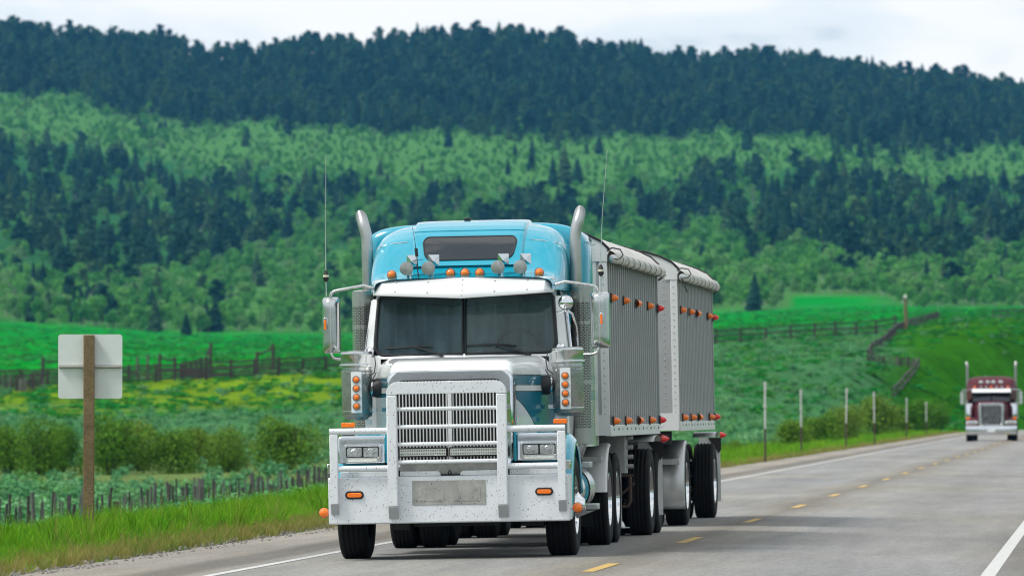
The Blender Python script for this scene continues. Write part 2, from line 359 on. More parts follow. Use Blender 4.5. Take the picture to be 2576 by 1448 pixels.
    me.polygons.foreach_set('use_smooth', [True] * len(me.polygons))
    a = me.attributes.new('cover', 'FLOAT_COLOR', 'POINT'); cc = np.concatenate([col.reshape(-1, 3), np.ones((len(vs), 1))], 1)
    a.data.foreach_set('color', cc.ravel().astype(np.float32))
    m = bpy.data.materials.new('grassland'); m.use_nodes = True; t_ = m.node_tree; b = t_.nodes['Principled BSDF']; b.inputs['Roughness'].default_value = .9; b.inputs['Specular IOR Level'].default_value = .0
    at = N(t_, 'ShaderNodeAttribute', attribute_name='cover'); tcn = N(t_, 'ShaderNodeTexCoord')
    cur = at.outputs['Color']
    for sc, lo, hi in ((.9, .70, 1.3), (.11, .78, 1.22), (6, .75, 1.25)):
        n = N(t_, 'ShaderNodeTexNoise'); n.inputs['Scale'].default_value = sc; n.inputs['Detail'].default_value = 5; t_.links.new(tcn.outputs['Object'], n.inputs[0])
        r = N(t_, 'ShaderNodeMapRange'); r.inputs['From Min'].default_value = .3; r.inputs['From Max'].default_value = .7; r.inputs['To Min'].default_value = lo; r.inputs['To Max'].default_value = hi
        t_.links.new(n.outputs[0], r.inputs[0])
        v = N(t_, 'ShaderNodeVectorMath', operation='SCALE'); t_.links.new(cur, v.inputs[0]); t_.links.new(r.outputs[0], v.inputs['Scale']); cur = v.outputs[0]
    t_.links.new(cur, b.inputs['Base Color'])
    nb = N(t_, 'ShaderNodeTexNoise'); nb.inputs['Scale'].default_value = 5; nb.inputs['Detail'].default_value = 6; t_.links.new(tcn.outputs['Object'], nb.inputs[0])
    bp = N(t_, 'ShaderNodeBump'); bp.inputs['Strength'].default_value = .8; bp.inputs['Distance'].default_value = .15; t_.links.new(nb.outputs[0], bp.inputs['Height']); t_.links.new(bp.outputs[0], b.inputs['Normal'])
    me.materials.append(m)
    o = bpy.data.objects.new('ground', me); C.objects.link(o); tag(o, 'rolling green grass and sagebrush land rising to wooded hills', kind='structure')
build_land()

# ------------------------------------------------------------------ the road
def road_material():
    m = bpy.data.materials.new('worn asphalt'); m.use_nodes = True; t = m.node_tree; b = t.nodes['Principled BSDF']; b.inputs['Roughness'].default_value = .82; b.inputs['Specular IOR Level'].default_value = .35
    at = N(t, 'ShaderNodeAttribute', attribute_name='st'); sp = N(t, 'ShaderNodeSeparateXYZ'); t.links.new(at.outputs['Vector'], sp.inputs[0])
    def noise(scale, sc=(1, 1, 1), det=6, rough=.6):
        mp = N(t, 'ShaderNodeMapping'); mp.inputs['Scale'].default_value = sc; t.links.new(at.outputs['Vector'], mp.inputs[0])
        n = N(t, 'ShaderNodeTexNoise'); n.inputs['Scale'].default_value = scale; n.inputs['Detail'].default_value = det; n.inputs['Roughness'].default_value = rough; t.links.new(mp.outputs[0], n.inputs[0]); return n.outputs[0]
    # colour across the carriageway (t from -6 to 6 mapped to 0..1)
    jit = noise(.5, (1, .12, 1), 5)
    off = N(t, 'ShaderNodeMath', operation='MULTIPLY_ADD'); off.inputs[1].default_value = .5; t.links.new(jit, off.inputs[0]); 
    sb = N(t, 'ShaderNodeMath', operation='SUBTRACT'); sb.inputs[1].default_value = .25; t.links.new(sp.outputs[0], off.inputs[2]); t.links.new(off.outputs[0], sb.inputs[0])
    mr = N(t, 'ShaderNodeMapRange'); mr.inputs['From Min'].default_value = -6; mr.inputs['From Max'].default_value = 6; t.links.new(sb.outputs[0], mr.inputs[0])
    ra = N(t, 'ShaderNodeValToRGB'); els = ra.color_ramp.elements
    stops = [(-6, (0.252, 0.232, 0.205)), (-4.75, (0.264, 0.242, 0.215)), (-4.45, (0.140, 0.129, 0.113)), (-4.05, (0.151, 0.140, 0.124)), (-3.85, (0.225, 0.215, 0.198)), (-3.4, (0.220, 0.220, 0.215)), (-2.6, (0.242, 0.242, 0.238)), (-1.8, (0.215, 0.215, 0.211)), (-.9, (0.242, 0.242, 0.238)), (-.35, (0.210, 0.198, 0.178)), (0, (0.161, 0.151, 0.129)), (.35, (0.215, 0.205, 0.188)), (1, (0.232, 0.232, 0.228)), (1.9, (0.205, 0.205, 0.202)), (2.7, (0.225, 0.225, 0.224)), (3.5, (0.215, 0.211, 0.205)), (3.9, (0.161, 0.154, 0.142)), (6, (0.178, 0.166, 0.152))]
    for i, (tt, cc) in enumerate(stops):
        e = els[i] if i < 2 else els.new((tt + 6) / 12); e.position = (tt + 6) / 12; e.color = (*cc, 1)
    t.links.new(mr.outputs[0], ra.inputs[0]); cur = ra.outputs[0]
    for src, lo, hi in ((noise(.35, (1, .25, 1)), .76, 1.2), (noise(9, (1, .5, 1), 4), .84, 1.16), (noise(24, (1, .6, 1), 4, .8), .52, 1.48), (noise(70, (1, 1, 1), 3, .8), .7, 1.3), (noise(3.0, (1, .06, 1), 5), .86, 1.14)):
        r = N(t, 'ShaderNodeMapRange'); r.inputs['From Min'].default_value = .28; r.inputs['From Max'].default_value = .72; r.inputs['To Min'].default_value = lo; r.inputs['To Max'].default_value = hi; t.links.new(src, r.inputs[0])
        v = N(t, 'ShaderNodeVectorMath', operation='SCALE'); t.links.new(cur, v.inputs[0]); t.links.new(r.outputs[0], v.inputs['Scale']); cur = v.outputs[0]
    wm = N(t, 'ShaderNodeMix', data_type='RGBA', blend_type='MULTIPLY'); wm.inputs[7].default_value = (1.05, 1.0, .90, 1); t.links.new(cur, wm.inputs[6])
    wr = N(t, 'ShaderNodeMapRange'); wr.inputs['From Min'].default_value = .4; wr.inputs['From Max'].default_value = .65; t.links.new(noise(.22, (1, .3, 1), 5), wr.inputs[0]); t.links.new(wr.outputs[0], wm.inputs[0]); cur = wm.outputs[2]
    t.links.new(cur, b.inputs['Base Color'])
    bp = N(t, 'ShaderNodeBump'); bp.inputs['Strength'].default_value = .6; bp.inputs['Distance'].default_value = .008; t.links.new(noise(60, det=3), bp.inputs['Height']); t.links.new(bp.outputs[0], b.inputs['Normal'])
    return m
def paint(name, col, wear):
    m = bpy.data.materials.new(name); m.use_nodes = True; t = m.node_tree; b = t.nodes['Principled BSDF']; b.inputs['Roughness'].default_value = .7
    at = N(t, 'ShaderNodeAttribute', attribute_name='st'); n = N(t, 'ShaderNodeTexNoise'); n.inputs['Scale'].default_value = 14; n.inputs['Detail'].default_value = 8; n.inputs['Roughness'].default_value = .75
    t.links.new(at.outputs['Vector'], n.inputs[0]); r = N(t, 'ShaderNodeMapRange'); r.inputs['From Min'].default_value = .5 - wear * .1; r.inputs['From Max'].default_value = .72; t.links.new(n.outputs[0], r.inputs[0])
    mx = N(t, 'ShaderNodeMix', data_type='RGBA'); mx.inputs[6].default_value = (*col, 1); mx.inputs[7].default_value = (.22, .215, .20, 1); t.links.new(r.outputs[0], mx.inputs[0]); t.links.new(mx.outputs[2], b.inputs['Base Color']); return m
M['asphalt'] = road_material(); M['pwhite'] = paint('worn white road paint', (.62, .62, .60), .8); M['pyellow'] = paint('worn yellow road paint', (.58, .35, .045), .6)
def strip(name, s_list, t_list, dz, mt, parent=None, wavy=0.):
    vs = []; sts = []
    for s in s_list:
        for k, t in enumerate(t_list):
            tt = t + (wavy * (mnoise.noise((s * .9, t, 3.1)) + .6 * mnoise.noise((s * 3.1, t, 1.1))) if (wavy and k in (0, len(t_list) - 1)) else 0)
            vs.append(road_pt(s, tt, dz)); sts.append((tt, s, 0.))
    n = len(t_list); fs = [(i * n + j, i * n + j + 1, (i + 1) * n + j + 1, (i + 1) * n + j) for i in range(len(s_list) - 1) for j in range(n - 1)]
    me = bpy.data.meshes.new(name); me.from_pydata(vs, [], fs); a = me.attributes.new('st', 'FLOAT_VECTOR', 'POINT'); a.data.foreach_set('vector', np.array(sts, np.float32).ravel())
    me.materials.append(M[mt]); me.update(); o = bpy.data.objects.new(name, me); C.objects.link(o)
    if parent: o.parent = parent
    return o
ss = list(np.arange(-80, 30, 10.)) + list(np.arange(30, 150, 0.4)) + list(np.arange(150, 320, 2.)) + list(np.arange(320, 900, 10.))
road = tag(strip('road', ss, [-5.75, -4.6, -3.66, -1.8, 0, 1.8, 3.66, 4.8, 6.0], 0., 'asphalt', wavy=.14), 'two lane asphalt highway with dashed yellow centre line', kind='structure')
s2 = [s for s in ss if s > -40]
strip('edge_line', s2, [-3.72, -3.60], .004, 'pwhite', road)
strip('edge_line', s2, [3.62, 3.76], .004, 'pwhite', road)
S_D0 = 57.6 / math.cos(ROAD_A) - .49 + .3
for k in range(-4, 34):
    sc_ = S_D0 + 12.19 * k
    strip('centre_dash', [sc_ - 1.5, sc_, sc_ + 1.5], [-.06, .06], .004, 'pyellow', road)
# ------------------------------------------------------------------ the teal truck (x to the photo's right, y backwards, z up; origin under the bumper)
def hood_material():
    m = bpy.data.materials.new('hood paint with teal flash'); m.use_nodes = True; t = m.node_tree; b = t.nodes['Principled BSDF']
    b.inputs['Roughness'].default_value = .2; b.inputs['Coat Weight'].default_value = .8; b.inputs['Coat Roughness'].default_value = .04
    tcn = N(t, 'ShaderNodeTexCoord'); sp = N(t, 'ShaderNodeSeparateXYZ'); t.links.new(tcn.outputs['Object'], sp.inputs[0])
    def mth(op, a, bb):
        n = N(t, 'ShaderNodeMath', operation=op)
        for i, q in enumerate((a, bb)):
            if isinstance(q, (int, float)): n.inputs[i].default_value = q
            else: t.links.new(q, n.inputs[i])
        return n.outputs[0]
    y, z = sp.outputs[1], sp.outputs[2]
    below = mth('LESS_THAN', z, 1.89)
    stripe = mth('MULTIPLY', mth('GREATER_THAN', z, 1.722), mth('LESS_THAN', z, 1.786))
    # white belly: circle centred low in front
    dy = mth('SUBTRACT', y, .25); dz = mth('SUBTRACT', z, 1.0)
    rr = mth('ADD', mth('MULTIPLY', mth('MULTIPLY', dy, dy), .30), mth('MULTIPLY', dz, dz))
    belly = mth('LESS_THAN', rr, .46)
    teal = mth('MULTIPLY', mth('MULTIPLY', below, mth('SUBTRACT', 1, stripe)), mth('SUBTRACT', 1, belly))
    edge1 = mth('LESS_THAN', mth('ABSOLUTE', mth('SUBTRACT', z, 1.892), 0), .006)
    edge2 = mth('LESS_THAN', mth('ABSOLUTE', mth('SUBTRACT', rr, .46), 0), .008)
    edge3 = mth('LESS_THAN', mth('ABSOLUTE', mth('SUBTRACT', mth('ABSOLUTE', mth('SUBTRACT', z, 1.754), 0), .034), 0), .005)
    dark = mth('MAXIMUM', edge1, mth('MAXIMUM', edge2, edge3)); dark = mth('MULTIPLY', dark, mth('LESS_THAN', z, 1.9))
    x1 = N(t, 'ShaderNodeMix', data_type='RGBA'); x1.inputs[6].default_value = (.80, .82, .82, 1); x1.inputs[7].default_value = (.006, .16, .235, 1); t.links.new(teal, x1.inputs[0])
    x2 = N(t, 'ShaderNodeMix', data_type='RGBA'); x2.inputs[7].default_value = (.01, .03, .04, 1); t.links.new(dark, x2.inputs[0]); t.links.new(x1.outputs[2], x2.inputs[6])
    t.links.new(x2.outputs[2], b.inputs['Base Color']); return m
M['hood'] = hood_material()
def sleeper_material():
    m = bpy.data.materials.new('sleeper paint teal over white'); m.use_nodes = True; t = m.node_tree; b = t.nodes['Principled BSDF']
    b.inputs['Roughness'].default_value = .22; b.inputs['Coat Weight'].default_value = 1.; b.inputs['Coat Roughness'].default_value = .04
    tcn = N(t, 'ShaderNodeTexCoord'); sp = N(t, 'ShaderNodeSeparateXYZ'); t.links.new(tcn.outputs['Object'], sp.inputs[0])
    r = N(t, 'ShaderNodeMapRange'); r.inputs['From Min'].default_value = 1.; r.inputs['From Max'].default_value = 4.; t.links.new(sp.outputs[2], r.inputs[0])
    ra = N(t, 'ShaderNodeValToRGB'); ra.color_ramp.interpolation = 'CONSTANT'; els = ra.color_ramp.elements
    wh = (.66, .74, .68, 1); te = (.008, .33, .46, 1)
    for i, (z, c) in enumerate([(1, wh), (1.62, te), (1.72, wh), (1.80, te), (1.90, wh), (2.45, te)]):
        e = els[i] if i < 2 else els.new((z - 1) / 3); e.position = (z - 1) / 3; e.color = c
    t.links.new(r.outputs[0], ra.inputs[0]); t.links.new(ra.outputs[0], b.inputs['Base Color']); return m
M['sleeper'] = sleeper_material()

def wheel_parts(parent, x, y, side, r=.52, w=.28, name='wheel', hub=True, n=40, deep=False):
    """tyre lathe about the x axis; outer face towards side"""
    hw = w / 2
    prof = [(r * .56, -hw * .75), (r * .60, -hw * .9), (r * .78, -hw * 1.02), (r * .90, -hw * 1.0), (r * .965, -hw * .90), (r * .992, -hw * .78)]
    for q in (-.52, -.17, .17, .52):       # circumferential tread grooves
        prof += [(r, hw * (q - .12)), (r * .978, hw * (q - .035)), (r * .978, hw * (q + .035)), (r, hw * (q + .12))]
    prof += [(r * .992, hw * .78), (r * .965, hw * .90), (r * .90, hw * 1.0), (r * .78, hw * 1.02), (r * .60, hw * .9), (r * .56, hw * .75)]
    o = MB().lathe((0, 0, 0), (side, 0, 0), prof, n).build(name, 'rubber', parent, loc=(x, y, r - .012))
    rp = [(r * .57, hw * .78), (r * .595, hw * .93), (r * .56, hw * .95), (r * .53, hw * .6), (r * .50, hw * .45), (r * .30, hw * .35), (r * .24, hw * .40)]
    if deep: rp = [(r * .57, hw * .78), (r * .595, hw * .93), (r * .57, hw * .95), (r * .545, hw * .6), (r * .53, 0), (r * .50, -hw * .25), (r * .30, -hw * .35), (r * .24, -hw * .30)]
    rm = MB().lathe((0, 0, 0), (side, 0, 0), rp, 32)
    if deep: rm.lathe((0, 0, 0), (side, 0, 0), [(r * .24, -hw * .30), (r * .22, hw * .3), (r * .17, hw * .5), (.001, hw * .52)], 24)
    else: rm.lathe((0, 0, 0), (side, 0, 0), [(r * .24, hw * .40), (r * .24, hw * (.95 if hub else .5)), (r * .20, hw * (1.12 if hub else .55)), (.001, hw * (1.14 if hub else .56))], 24)
    rm.lathe((0, 0, 0), (side, 0, 0), [(r * .57, hw * .78), (r * .55, -hw * .7)], 32)
    rm.build('rim', 'chrome', o)
    if hub and not deep:
        lg = MB()
        for k in range(10):
            a = 2 * math.pi * k / 10; c = (side * hw * .36, r * .37 * math.cos(a), r * .37 * math.sin(a))
            lg.cyl(c, (c[0] + side * .085, c[1], c[2]), .022, .016, 8)
        tag(lg.build('lug_nuts', 'chrome', o), kind='stuff')
    return o

def perforated(mb, cx, cy, r, z0, z1, cols=64, rowh=.0088, mi=0, a0=0.):
    """thin metal tube with staggered slots cut through it"""
    nr = int((z1 - z0) / rowh); vs = []; fs = []
    for i in range(nr + 1):
        for k in range(cols):
            a = a0 + 2 * math.pi * k / cols; vs.append((cx + r * math.cos(a), cy + r * math.sin(a), z0 + (z1 - z0) * i / nr))
    for i in range(nr):
        for k in range(cols):
            if i % 2 == 1 and (k + (2 if (i // 2) % 2 else 0)) % 4 < 3: continue
            fs.append((i * cols + k, i * cols + (k + 1) % cols, (i + 1) * cols + (k + 1) % cols, (i + 1) * cols + k))
    mb.add(vs, fs, mi); return mb

T = empty('semi_truck', (-.64, 62.0, -.033), (0, R(-1.05), R(-5.1)))
tag(T, 'teal and white semi truck tractor with white bull bar, nearest vehicle', 'truck')
# --- bumper
pts = [(-.02, .383), (0, .375), (.05, .375), (.05, .86), (.0, .86), (-.02, .845)]
bm_ = MB().prism(pts, 'yz', -1.25, 1.25)
for s in (-1, 1): bm_.box(*sorted((s * 1.235, s * 1.25)), .052, .34, .385, .85)
bumper = bm_.build('bumper', 'guard', T, bevel=.012)
for s in (-1, 1): MB().box(*sorted((s * 1.13, s * .63)), .045, .30, .862, .912).build('bumper_step', 'guard', bumper, bevel=.006)
MB().box(-.505, .505, .06, .09, .862, .985).build('lower_panel', 'plate', bumper)
MB().prism([(-.505, .862), (-.085, .862), (-.085, .885), (-.11, .908), (-.505, .912)], 'xz', .02, .055).build('step_plate', 'guard', bumper, bevel=.004)
MB().prism([(.505, .862), (.12, .862), (.12, .885), (.145, .908), (.505, .912)], 'xz', .02, .055).build('step_plate', 'guard', bumper, bevel=.004)
MB().box(-.083, .118, .02, .05, .861, .88).build('tow_slot', 'black', bumper)
MB().tube([(0.0, .02, .868), (0.0, .0, .90), (.012, -.005, .918), (.026, 0, .90), (.026, .02, .868)], .007, 8).build('tow_hook', 'black', bumper)
pl = MB().prism([(-.378, .562), (.385, .560), (.386, .812), (-.376, .814)], 'xz', -.026, -.0215).build('plate_holder', 'plate', bumper, bevel=.002)
for x in (-.3, .08):
    MB().prism(rrect(x - .03, x + .25, .60, .745, .012, 3), 'xz', -.0295, -.0265).build('blank_number_plate', 'plate', pl)
    for dx in (.015, .20):
        for z in (.625, .725): MB().cyl((x + dx, -.029, z), (x + dx, -.035, z), .008, n=10).build('plate_bolt', 'steel', pl)
for x0, x1, z0, z1 in ((-1.074, -.881, .634, .718), (.897, 1.084, .641, .721)):
    l = MB().prism(rrect(x0, x1, z0, z1, .0395, 6), 'xz', -.03, -.0205).build('marker_light', 'black', bumper, bevel=.004)
    MB().prism(rrect(x0 + .02, x1 - .02, z0 + .018, z1 - .018, .022, 6), 'xz', -.042, -.0305).build('amber_lens', 'amber', l, bevel=.006)
for s, z in ((-1, .497), (1, .507)):
    l = MB().cyl((s * 1.25, .17, z), (s * 1.29, .17, z), .013, n=10).lathe((s * 1.318, .185, z), (0, -1, 0), [(.001, 0), (.045, .005), (.054, .02), (.054, .034)], 24).build('side_marker', 'chrome', bumper)
    MB().lathe((s * 1.318, .15, z), (0, -1, 0), [(.052, 0), (.05, .012), (.038, .03), (.02, .04), (.001, .043)], 24).build('amber_lens', 'amber', l)
# --- bull bar: flat posts, arch, tubes
bb = MB()
th0, th1 = -.115, -.022
arch_o = [(-.622, .425)] + [(-.622 + .12 * (1 - math.cos(R(a))), 1.715 + .12 * math.sin(R(a))) for a in range(0, 91, 15)] + [(.622 - .12 * (1 - math.cos(R(a))), 1.715 + .12 * math.sin(R(a))) for a in range(90, -1, -15)] + [(.622, .425)]
# two posts and the arch head as separate prisms butted together
head = [p for p in arch_o[1:-1]] + [(.515, 1.70), (.515, 1.708), (-.515, 1.708), (-.515, 1.70)]
head[0] = (-.622, 1.70); head[len(arch_o) - 3] = (.622, 1.70)
guard = MB().prism(head, 'xz', th0, th1).build('bull_bar', 'guard', T, bevel=.012)
for s in (-1, 1):
    MB().box(*sorted((s * .622, s * .515)), th0, th1, .55, 1.698).build('upright', 'guard', guard, bevel=.012)
    a, b = sorted((s * .62, s * .517))
    MB().add([(a, th0, .549), (b, th0, .549), (b, th1, .549), (a, th1, .549), (a, -.045, .428), (b, -.045, .428), (b, th1, .428), (a, th1, .428)],
             [(0, 1, 2, 3), (4, 5, 6, 7), (0, 1, 5, 4), (1, 2, 6, 5), (2, 3, 7, 6), (3, 0, 4, 7)]).build('upright_foot', 'greyend', guard, bevel=.004)  # darker grey carries the shade of the slanted foot
    MB().box(*sorted((s * 1.138, s * 1.222)), -.09, -.022, .585, 1.300).build('outer_post', 'guard', guard, bevel=.008)
    a, b = sorted((s * 1.14, s * 1.22))
    MB().add([(a, -.088, .584), (b, -.088, .584), (b, -.022, .584), (a, -.022, .584), (a, -.035, .478), (b, -.035, .478), (b, -.022, .478), (a, -.022, .478)],
             [(0, 1, 2, 3), (4, 5, 6, 7), (0, 1, 5, 4), (1, 2, 6, 5), (2, 3, 7, 6), (3, 0, 4, 7)]).build('post_foot', 'greyend', guard, bevel=.003)  # same shade grey painted on the outer foot
    MB().cyl((s * .60, -.055, 1.333), (s * 1.222, -.055, 1.333), .0335, n=20).build('side_rail', 'guard', guard)
    MB().cyl((s * .60, -.05, .948), (s * 1.16, -.05, .948), .031, n=20).build('side_rail', 'guard', guard)
for z in (1.553, 1.369, 1.190, 1.007):
    MB().prism([(-.088, z - .010), (-.075, z - .02), (-.035, z - .021), (-.035, z + .021), (-.07, z + .021), (-.085, z + .012)], 'yz', -.518, .518).build('cross_rail', 'guard', guard, bevel=.006)
# --- grille: chrome shell, vertical bars, core
so_ = rrect(-.652, .652, .93, 1.948, .105, 6)
def shell_ring(y, k, top=0.):
    return [(x * k, y, .93 + (z - .93) * (1 + top) if z > 1.2 else z) for x, z in so_]
inner = rrect(-.545, .545, .985, 1.843, .07, 6)
sh = MB().grid([[(x, .34, z) for x, z in inner], [(x * 1.01, .255, .985 + (z - .985) * 1.012) for x, z in inner], [(x * .97, .235, z - .012) for x, z in so_], [(x, .262, z) for x, z in so_], [(x, .45, z + .004) for x, z in so_]], cv=True)
grille = sh.build('grille', 'chrome', T, ang=50)
MB().box(-.545, .545, .315, .36, .96, 1.86).build('grille_core', 'black', grille)
bar = MB().add([(-.0065, .262, 0), (.0065, .262, 0), (.003, .285, 0), (-.003, .285, 0), (-.0065, .262, .86), (.0065, .262, .86), (.003, .285, .86), (-.003, .285, .86)],
               [(0, 1, 5, 4), (1, 2, 6, 5), (2, 3, 7, 6), (3, 0, 4, 7), (4, 5, 6, 7), (0, 3, 2, 1)])
b0 = None
for i in range(31):
    x = -.525 + 1.05 * i / 30
    if abs(x) < .02: continue
    if b0 is None: b0 = bar.build('grille_bar', 'trailerwhite', grille, loc=(x, 0, .985))
    else: dup(b0, grille, loc=(x, 0, .985))
MB().box(-.02, .02, .245, .33, .985, 1.842).build('centre_bar', 'white', grille, bevel=.004)
for x0, x1 in ((-.518, -.015), (.005, .512)):
    lb = MB().box(x0, x1, .05, .15, 1.055, 1.155).build('led_light_bar', 'black', T, bevel=.008)
    ld = MB().box(x0 + .012, x1 - .012, .042, .0495, 1.070, 1.140); n = 20
    ld.build('led_panel', 'led', lb)
    d_ = MB()
    for i in range(n):
        for zz in (1.088, 1.122):
            cx = x0 + .026 + (x1 - x0 - .052) * i / (n - 1); d_.lathe((cx, .0415, zz), (0, -1, 0), [(.0105, 0), (.009, .003), (.001, .001)], 8)
    tag(d_.build('led_lenses', 'lens', lb), kind='stuff')
# --- hood, loft of rounded sections
secs = [(.405, .632, 1.952, .09), (.43, .640, 1.985, .10), (.50, .648, 2.035, .11), (.62, .660, 2.066, .12), (.9, .70, 2.085, .14), (1.3, .79, 2.095, .17), (1.7, .895, 2.102, .20), (1.93, .955, 2.108, .22)]
rows = []
for y, hw, zt, r in secs:
    row = [(hw, y, 1.02), (hw, y, 1.2), (hw, y, 1.38), (hw, y, 1.55), (hw, y, 1.7)]
    for a in range(0, 91, 15): row.append((hw - r * (1 - math.cos(R(a))), y, zt - r * (1 - math.sin(R(a)))))
    rows.append(row + [(-x, yy, z) for x, yy, z in reversed(row)])
hood = MB().grid(rows).build('hood', 'hood', T, ang=60)
hood.modifiers.new('sub', 'SUBSURF').render_levels = 2
for s in (-1, 1):
    MB().prism([(.55, 1.30), (.50, 1.42), (.50, 1.79), (.53, 1.812), (.95, 1.80), (.95, 1.42), (.86, 1.30)], 'yz', s * .655, s * .662).add(
        [(s * .663, .95, 1.42), (s * .70, 1.1, 1.40), (s * .70, 1.1, 1.79), (s * .663, .95, 1.80)], [(0, 1, 2, 3)]).build('side_deflector', 'chrome', hood)
# --- fenders and headlights
for s in (-1, 1):
    rows = []; cy, cz = 1.15, .50
    for a in np.linspace(-8, 168, 23):
        ca, sa = math.cos(R(a)), math.sin(R(a)); prof = [(.72, .81), (.95, .815), (1.10, .80), (1.19, .765), (1.235, .71), (1.25, .66), (1.235, .64), (1.20, .665)]
        rows.append([(s * x, cy - r * ca * (.93 if ca > 0 else 1.0), cz + r * sa) for x, r in prof])
    fd = MB().grid(rows).build('fender', 'teal', T, ang=60); md = fd.modifiers.new('thick', 'SOLIDIFY'); md.thickness = .012; md.offset = -1
    fl = MB().prism(rrect(*sorted((s * 1.04, s * 1.185)), 1.375, 1.425, .012, 3), 'xz', .66, .74).build('turn_signal', 'amber', fd, bevel=.006)
    MB().box(*sorted((s * 1.05, s * 1.175)), .67, .73, 1.26, 1.372).build('signal_base', 'black', fl)
    a, b = sorted((s * .685, s * 1.18))
    hb = MB().prism([(a, 1.0), (b, 1.0), (b, 1.27), (b - .03, 1.285), (a + .03, 1.285), (a, 1.27)], 'xz', .30, .62).build('headlight', 'chrome', T, bevel=.012)
    for v in hb.data.vertices:
        if v.co.y < .4: v.co.y += .13 * (v.co.z - 1.0)
    a, b = sorted((s * .72, s * 1.12)); z0, z1 = 1.008, 1.195
    ro = rrect(a, b, z0, z1, .035, 4); ri = rrect(a + .028, b - .028, z0 + .052, z1 - .022, .015, 4)
    MB().grid([[(x, .299, z) for x, z in ro], [(x, .272, z) for x, z in ro], [(x, .268, z) for x, z in ri], [(x, .295, z) for x, z in ri]], cv=True).build('bezel', 'steel', hb, bevel=.003)
    MB().box(a + .02, b - .02, .291, .298, z0 + .045, z1 - .015).build('lamp_recess', 'black', hb)
    mid = (a + b) / 2
    for q0, q1 in ((a + .036, mid - .008), (mid + .008, b - .036)):
        lp = MB().prism(rrect(q0, q1, z0 + .06, z1 - .03, .014, 3), 'xz', .273, .290).build('lamp', 'lens', hb, bevel=.005)
        MB().lathe(((q0 + q1) / 2, .2725, (z0 + z1) / 2 + .015), (0, -1, 0), [(.040, 0), (.036, .004), (.022, .007), (.001, .008)], 20).build('bulb_lens', 'lens', lp)
    MB().box(a + .045, b - .045, .262, .2715, z0 + .012, z0 + .036).build('running_light_strip', 'led', hb)
    MB().box(*sorted((s * .66, s * .683)), .30, .50, 1.0, 1.30).build('fender_edge', 'teal', fd)
    # chrome bumper end bracket under the headlight
    MB().box(*sorted((s * 1.19, s * 1.262)), .02, .2, .905, 1.0).build('fender_bracket', 'chrome', fd, bevel=.006)
# --- cab shell
cab = MB()
sec = [(1.06, 1.02), (1.09, 1.5), (1.09, 2.12), (1.015, 2.74), (.965, 2.90), (.80, 2.955), (0, 2.965)]
pr = [(x, z) for x, z in sec] + [(-x, z) for x, z in reversed(sec[:-1])]
cab.grid([[(x, 2.16 + .26 * max(0, z - 2.12), z) for x, z in pr], [(x, 3.35, z) for x, z in pr]])
for s in (-1, 1):   # door pillar faces beside the windscreen
    cab.add([(s * 1.09, 2.16, 2.12), (s * 1.015, 2.32, 2.74), (s * .955, 2.07 + .19, 2.74), (s * 1.0, 2.06, 2.12)], [(0, 1, 2, 3)])
    cab.add([(s * 1.09, 2.16, 1.02), (s * 1.09, 2.16, 2.12), (s * .90, 1.95, 2.12), (s * .90, 1.95, 1.02)], [(0, 1, 2, 3)])
cab.add([(-.97, 2.24, 2.72), (.97, 2.24, 2.72), (.965, 2.33, 2.93), (-.965, 2.33, 2.93)], [(0, 1, 2, 3)])
for s in (-1, 1): cab.box(*sorted((s * .925, s * 1.08)), 1.99, 2.158, 1.02, 2.118)
cab.build('cab', 'white', T, ang=35)
cw = MB()
cw.grid([[(x, 1.90 + .12 * abs(x), 2.095) for x in np.linspace(-.98, .98, 9)], [(x, 1.915 + .13 * abs(x), 2.135) for x in np.linspace(-.98, .98, 9)]]); cw.build('cowl', 'white', T)
# windscreen: two raked panes in rubber
def wpt(x, z, off=0.): return (x, 1.925 + .13 * abs(x) + .26 * (z - 2.12) - off, z)
for s in (-1, 1):
    zb, zt = 2.128, 2.76; ol = [(.018, zb), (.018, zt), (.915, zt), (.935, zt - .03)]
    ol += [(.968, 2.30)] + [(.968 - .11 * (1 - math.cos(R(a))), 2.235 - .107 * math.sin(R(a))) for a in range(0, 91, 18)]
    pane = MB(); pane.add([wpt(s * x, z) for x, z in ol], [tuple(range(len(ol)))]); pane = pane.build('windscreen', 'glass', T)
    MB().add([wpt(s * .02, 2.755, -.004), wpt(s * .915, 2.755, -.004), wpt(s * .94, 2.695, -.004), wpt(s * .02, 2.635, -.004)], [(0, 1, 2, 3)]).build('visor_shadow_strip', 'black', pane)  # black strip stands in for the visor's shadow and reflection on the glass
    MB().tube([wpt(s * x, z, .004) for x, z in ol], .021, 8, closed=True).build('rubber_seal', 'black', pane)
for pts_ in ([(-.849, 2.205), (-.54, 2.222), (-.337, 2.223)], [(.03, 2.222), (.33, 2.230), (.558, 2.215)]):
    wp = MB().tube([wpt(x, z, .03) for x, z in pts_], .009, 8).build('wiper', 'black', T)
    a = (-.54, 2.22, -.248, 2.127) if pts_[0][0] < -.5 else (.33, 2.23, .689, 2.112)
    MB().tube([wpt(a[0], a[1], .045), wpt((a[0] + a[2]) / 2, (a[1] + a[3]) / 2 + .005, .05), wpt(a[2], a[3], .03)], [.008, .011, .014], 8).cyl(wpt(a[2], a[3], .05), wpt(a[2], a[3] - .01, -.02), .022).build('wiper_arm', 'black', wp)
